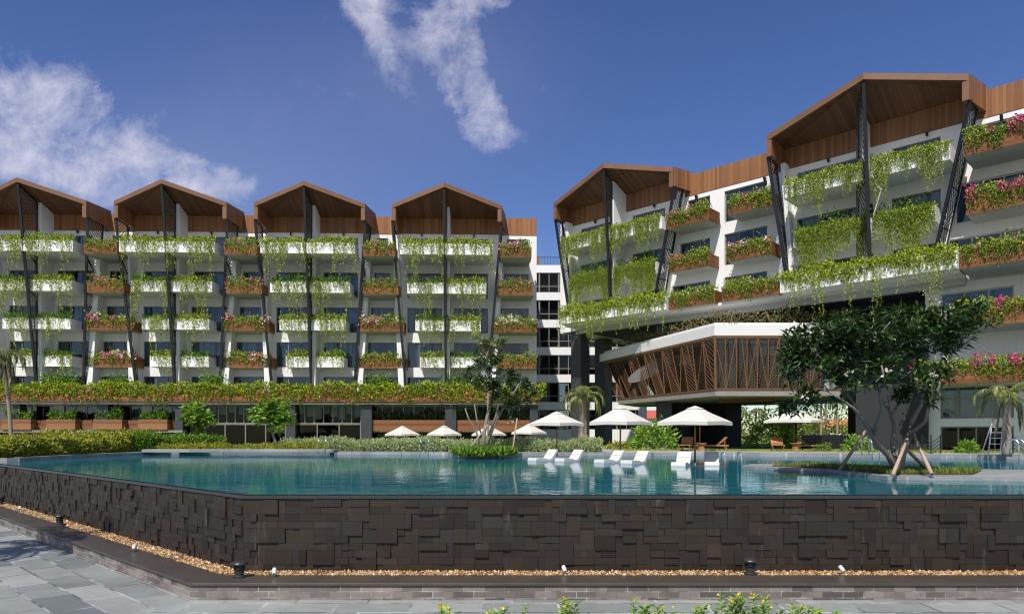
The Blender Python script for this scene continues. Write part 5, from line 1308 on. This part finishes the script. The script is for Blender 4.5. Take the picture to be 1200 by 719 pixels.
# ------------------------------------------------------------------ flowers in the near foreground and the palm that shades the paving
for i, (px, top, n, lab) in enumerate([(521, 711, 30, 'small croton tip left in the bottom planting'), (590, 713, 60, 'low leafy shrub with yellow buds at bottom centre'), (660, 702, 110, 'orange-flowered shrub top at the bottom edge, left of centre gap'), (752, 701, 120, 'tall leafy shrub rising at the bottom, left of the yellow buds'), (790, 711, 90, 'low leafy shrub with orange buds at the bottom edge'),
        (832, 710, 90, 'low leafy shrub with a red bloom at the bottom edge'), (857, 701, 100, 'upright leafy shoot with yellow buds at the bottom, first of two'), (884, 699, 110, 'tallest upright leafy shoot with yellow buds at the bottom'), (925, 710, 120, 'wide leafy shrub right of the upright shoots'), (955, 712, 110, 'leafy shrub farthest right in the bottom planting')]):
    D = 6.0 + .1 * (i % 3); zt = (509 - top) * D / 800; base = Vector(((px - 600) * D / 800, D, Z_PLAZA)); h = zt - Z_PLAZA
    rs = random.Random(60 + i); root = empty('flowering_shrub', base, 0, lab, 'flowering shrub', 'shrubs in the near bed'); rs = random.Random(60 + i)
    C = []; A = []; Fz = []; m = MB()
    for s in range(5 + n // 30):
        ex_, ey = rs.gauss(0, .09), rs.gauss(0, .12); hh = h * rs.uniform(.9, 1.0) if s else h - .03
        pts = [(ex_ * .2, ey * .2, 0), (ex_ * .5, ey * .5, hh * .5), (ex_, ey, hh)]; m.tube(pts, [.012, .009, .004], 5)
        for k in range(70):
            t_ = 1 - (k / 70) ** 1.1 * .75; a = k * 2.4; p = Vector((ex_ * t_, ey * t_, hh * t_)); C.append(p); A.append(Vector((math.cos(a), math.sin(a), rs.uniform(.3, .9))))
        for k in range(2 if rs.random() < .5 else 0): Fz.append(Vector((ex_, ey, hh)) + Vector((rs.gauss(0, .012), rs.gauss(0, .012), rs.uniform(0, .03))))
    Fz.append(Vector((0, 0, h - .01))); m.build('stem', MBARK, root); cv = lambda q: np.array([tuple(v) for v in q])
    leaves('foliage', cv(C), cv(A), np.tile([0, 0, 1.0], (len(C), 1)), .075 * uni(.6, 1.2, len(C)), .034, LF_MID, root); tag(leaves('flowers', cv(Fz), rnd(len(Fz)) + np.array([0, 0, 1]), rnd(len(Fz)), .032, .022, FL_RED, root), kind='stuff')
frond_palm('palm_tree', (-13.6, 13.9, Z_PLAZA), 5.2, 'tall palm beside the plaza that casts frond shadows on the paving', nf=16, fl=2.4, trunk_r=.15, seed=77, droop=1.0, ll=.6, lw=.07)
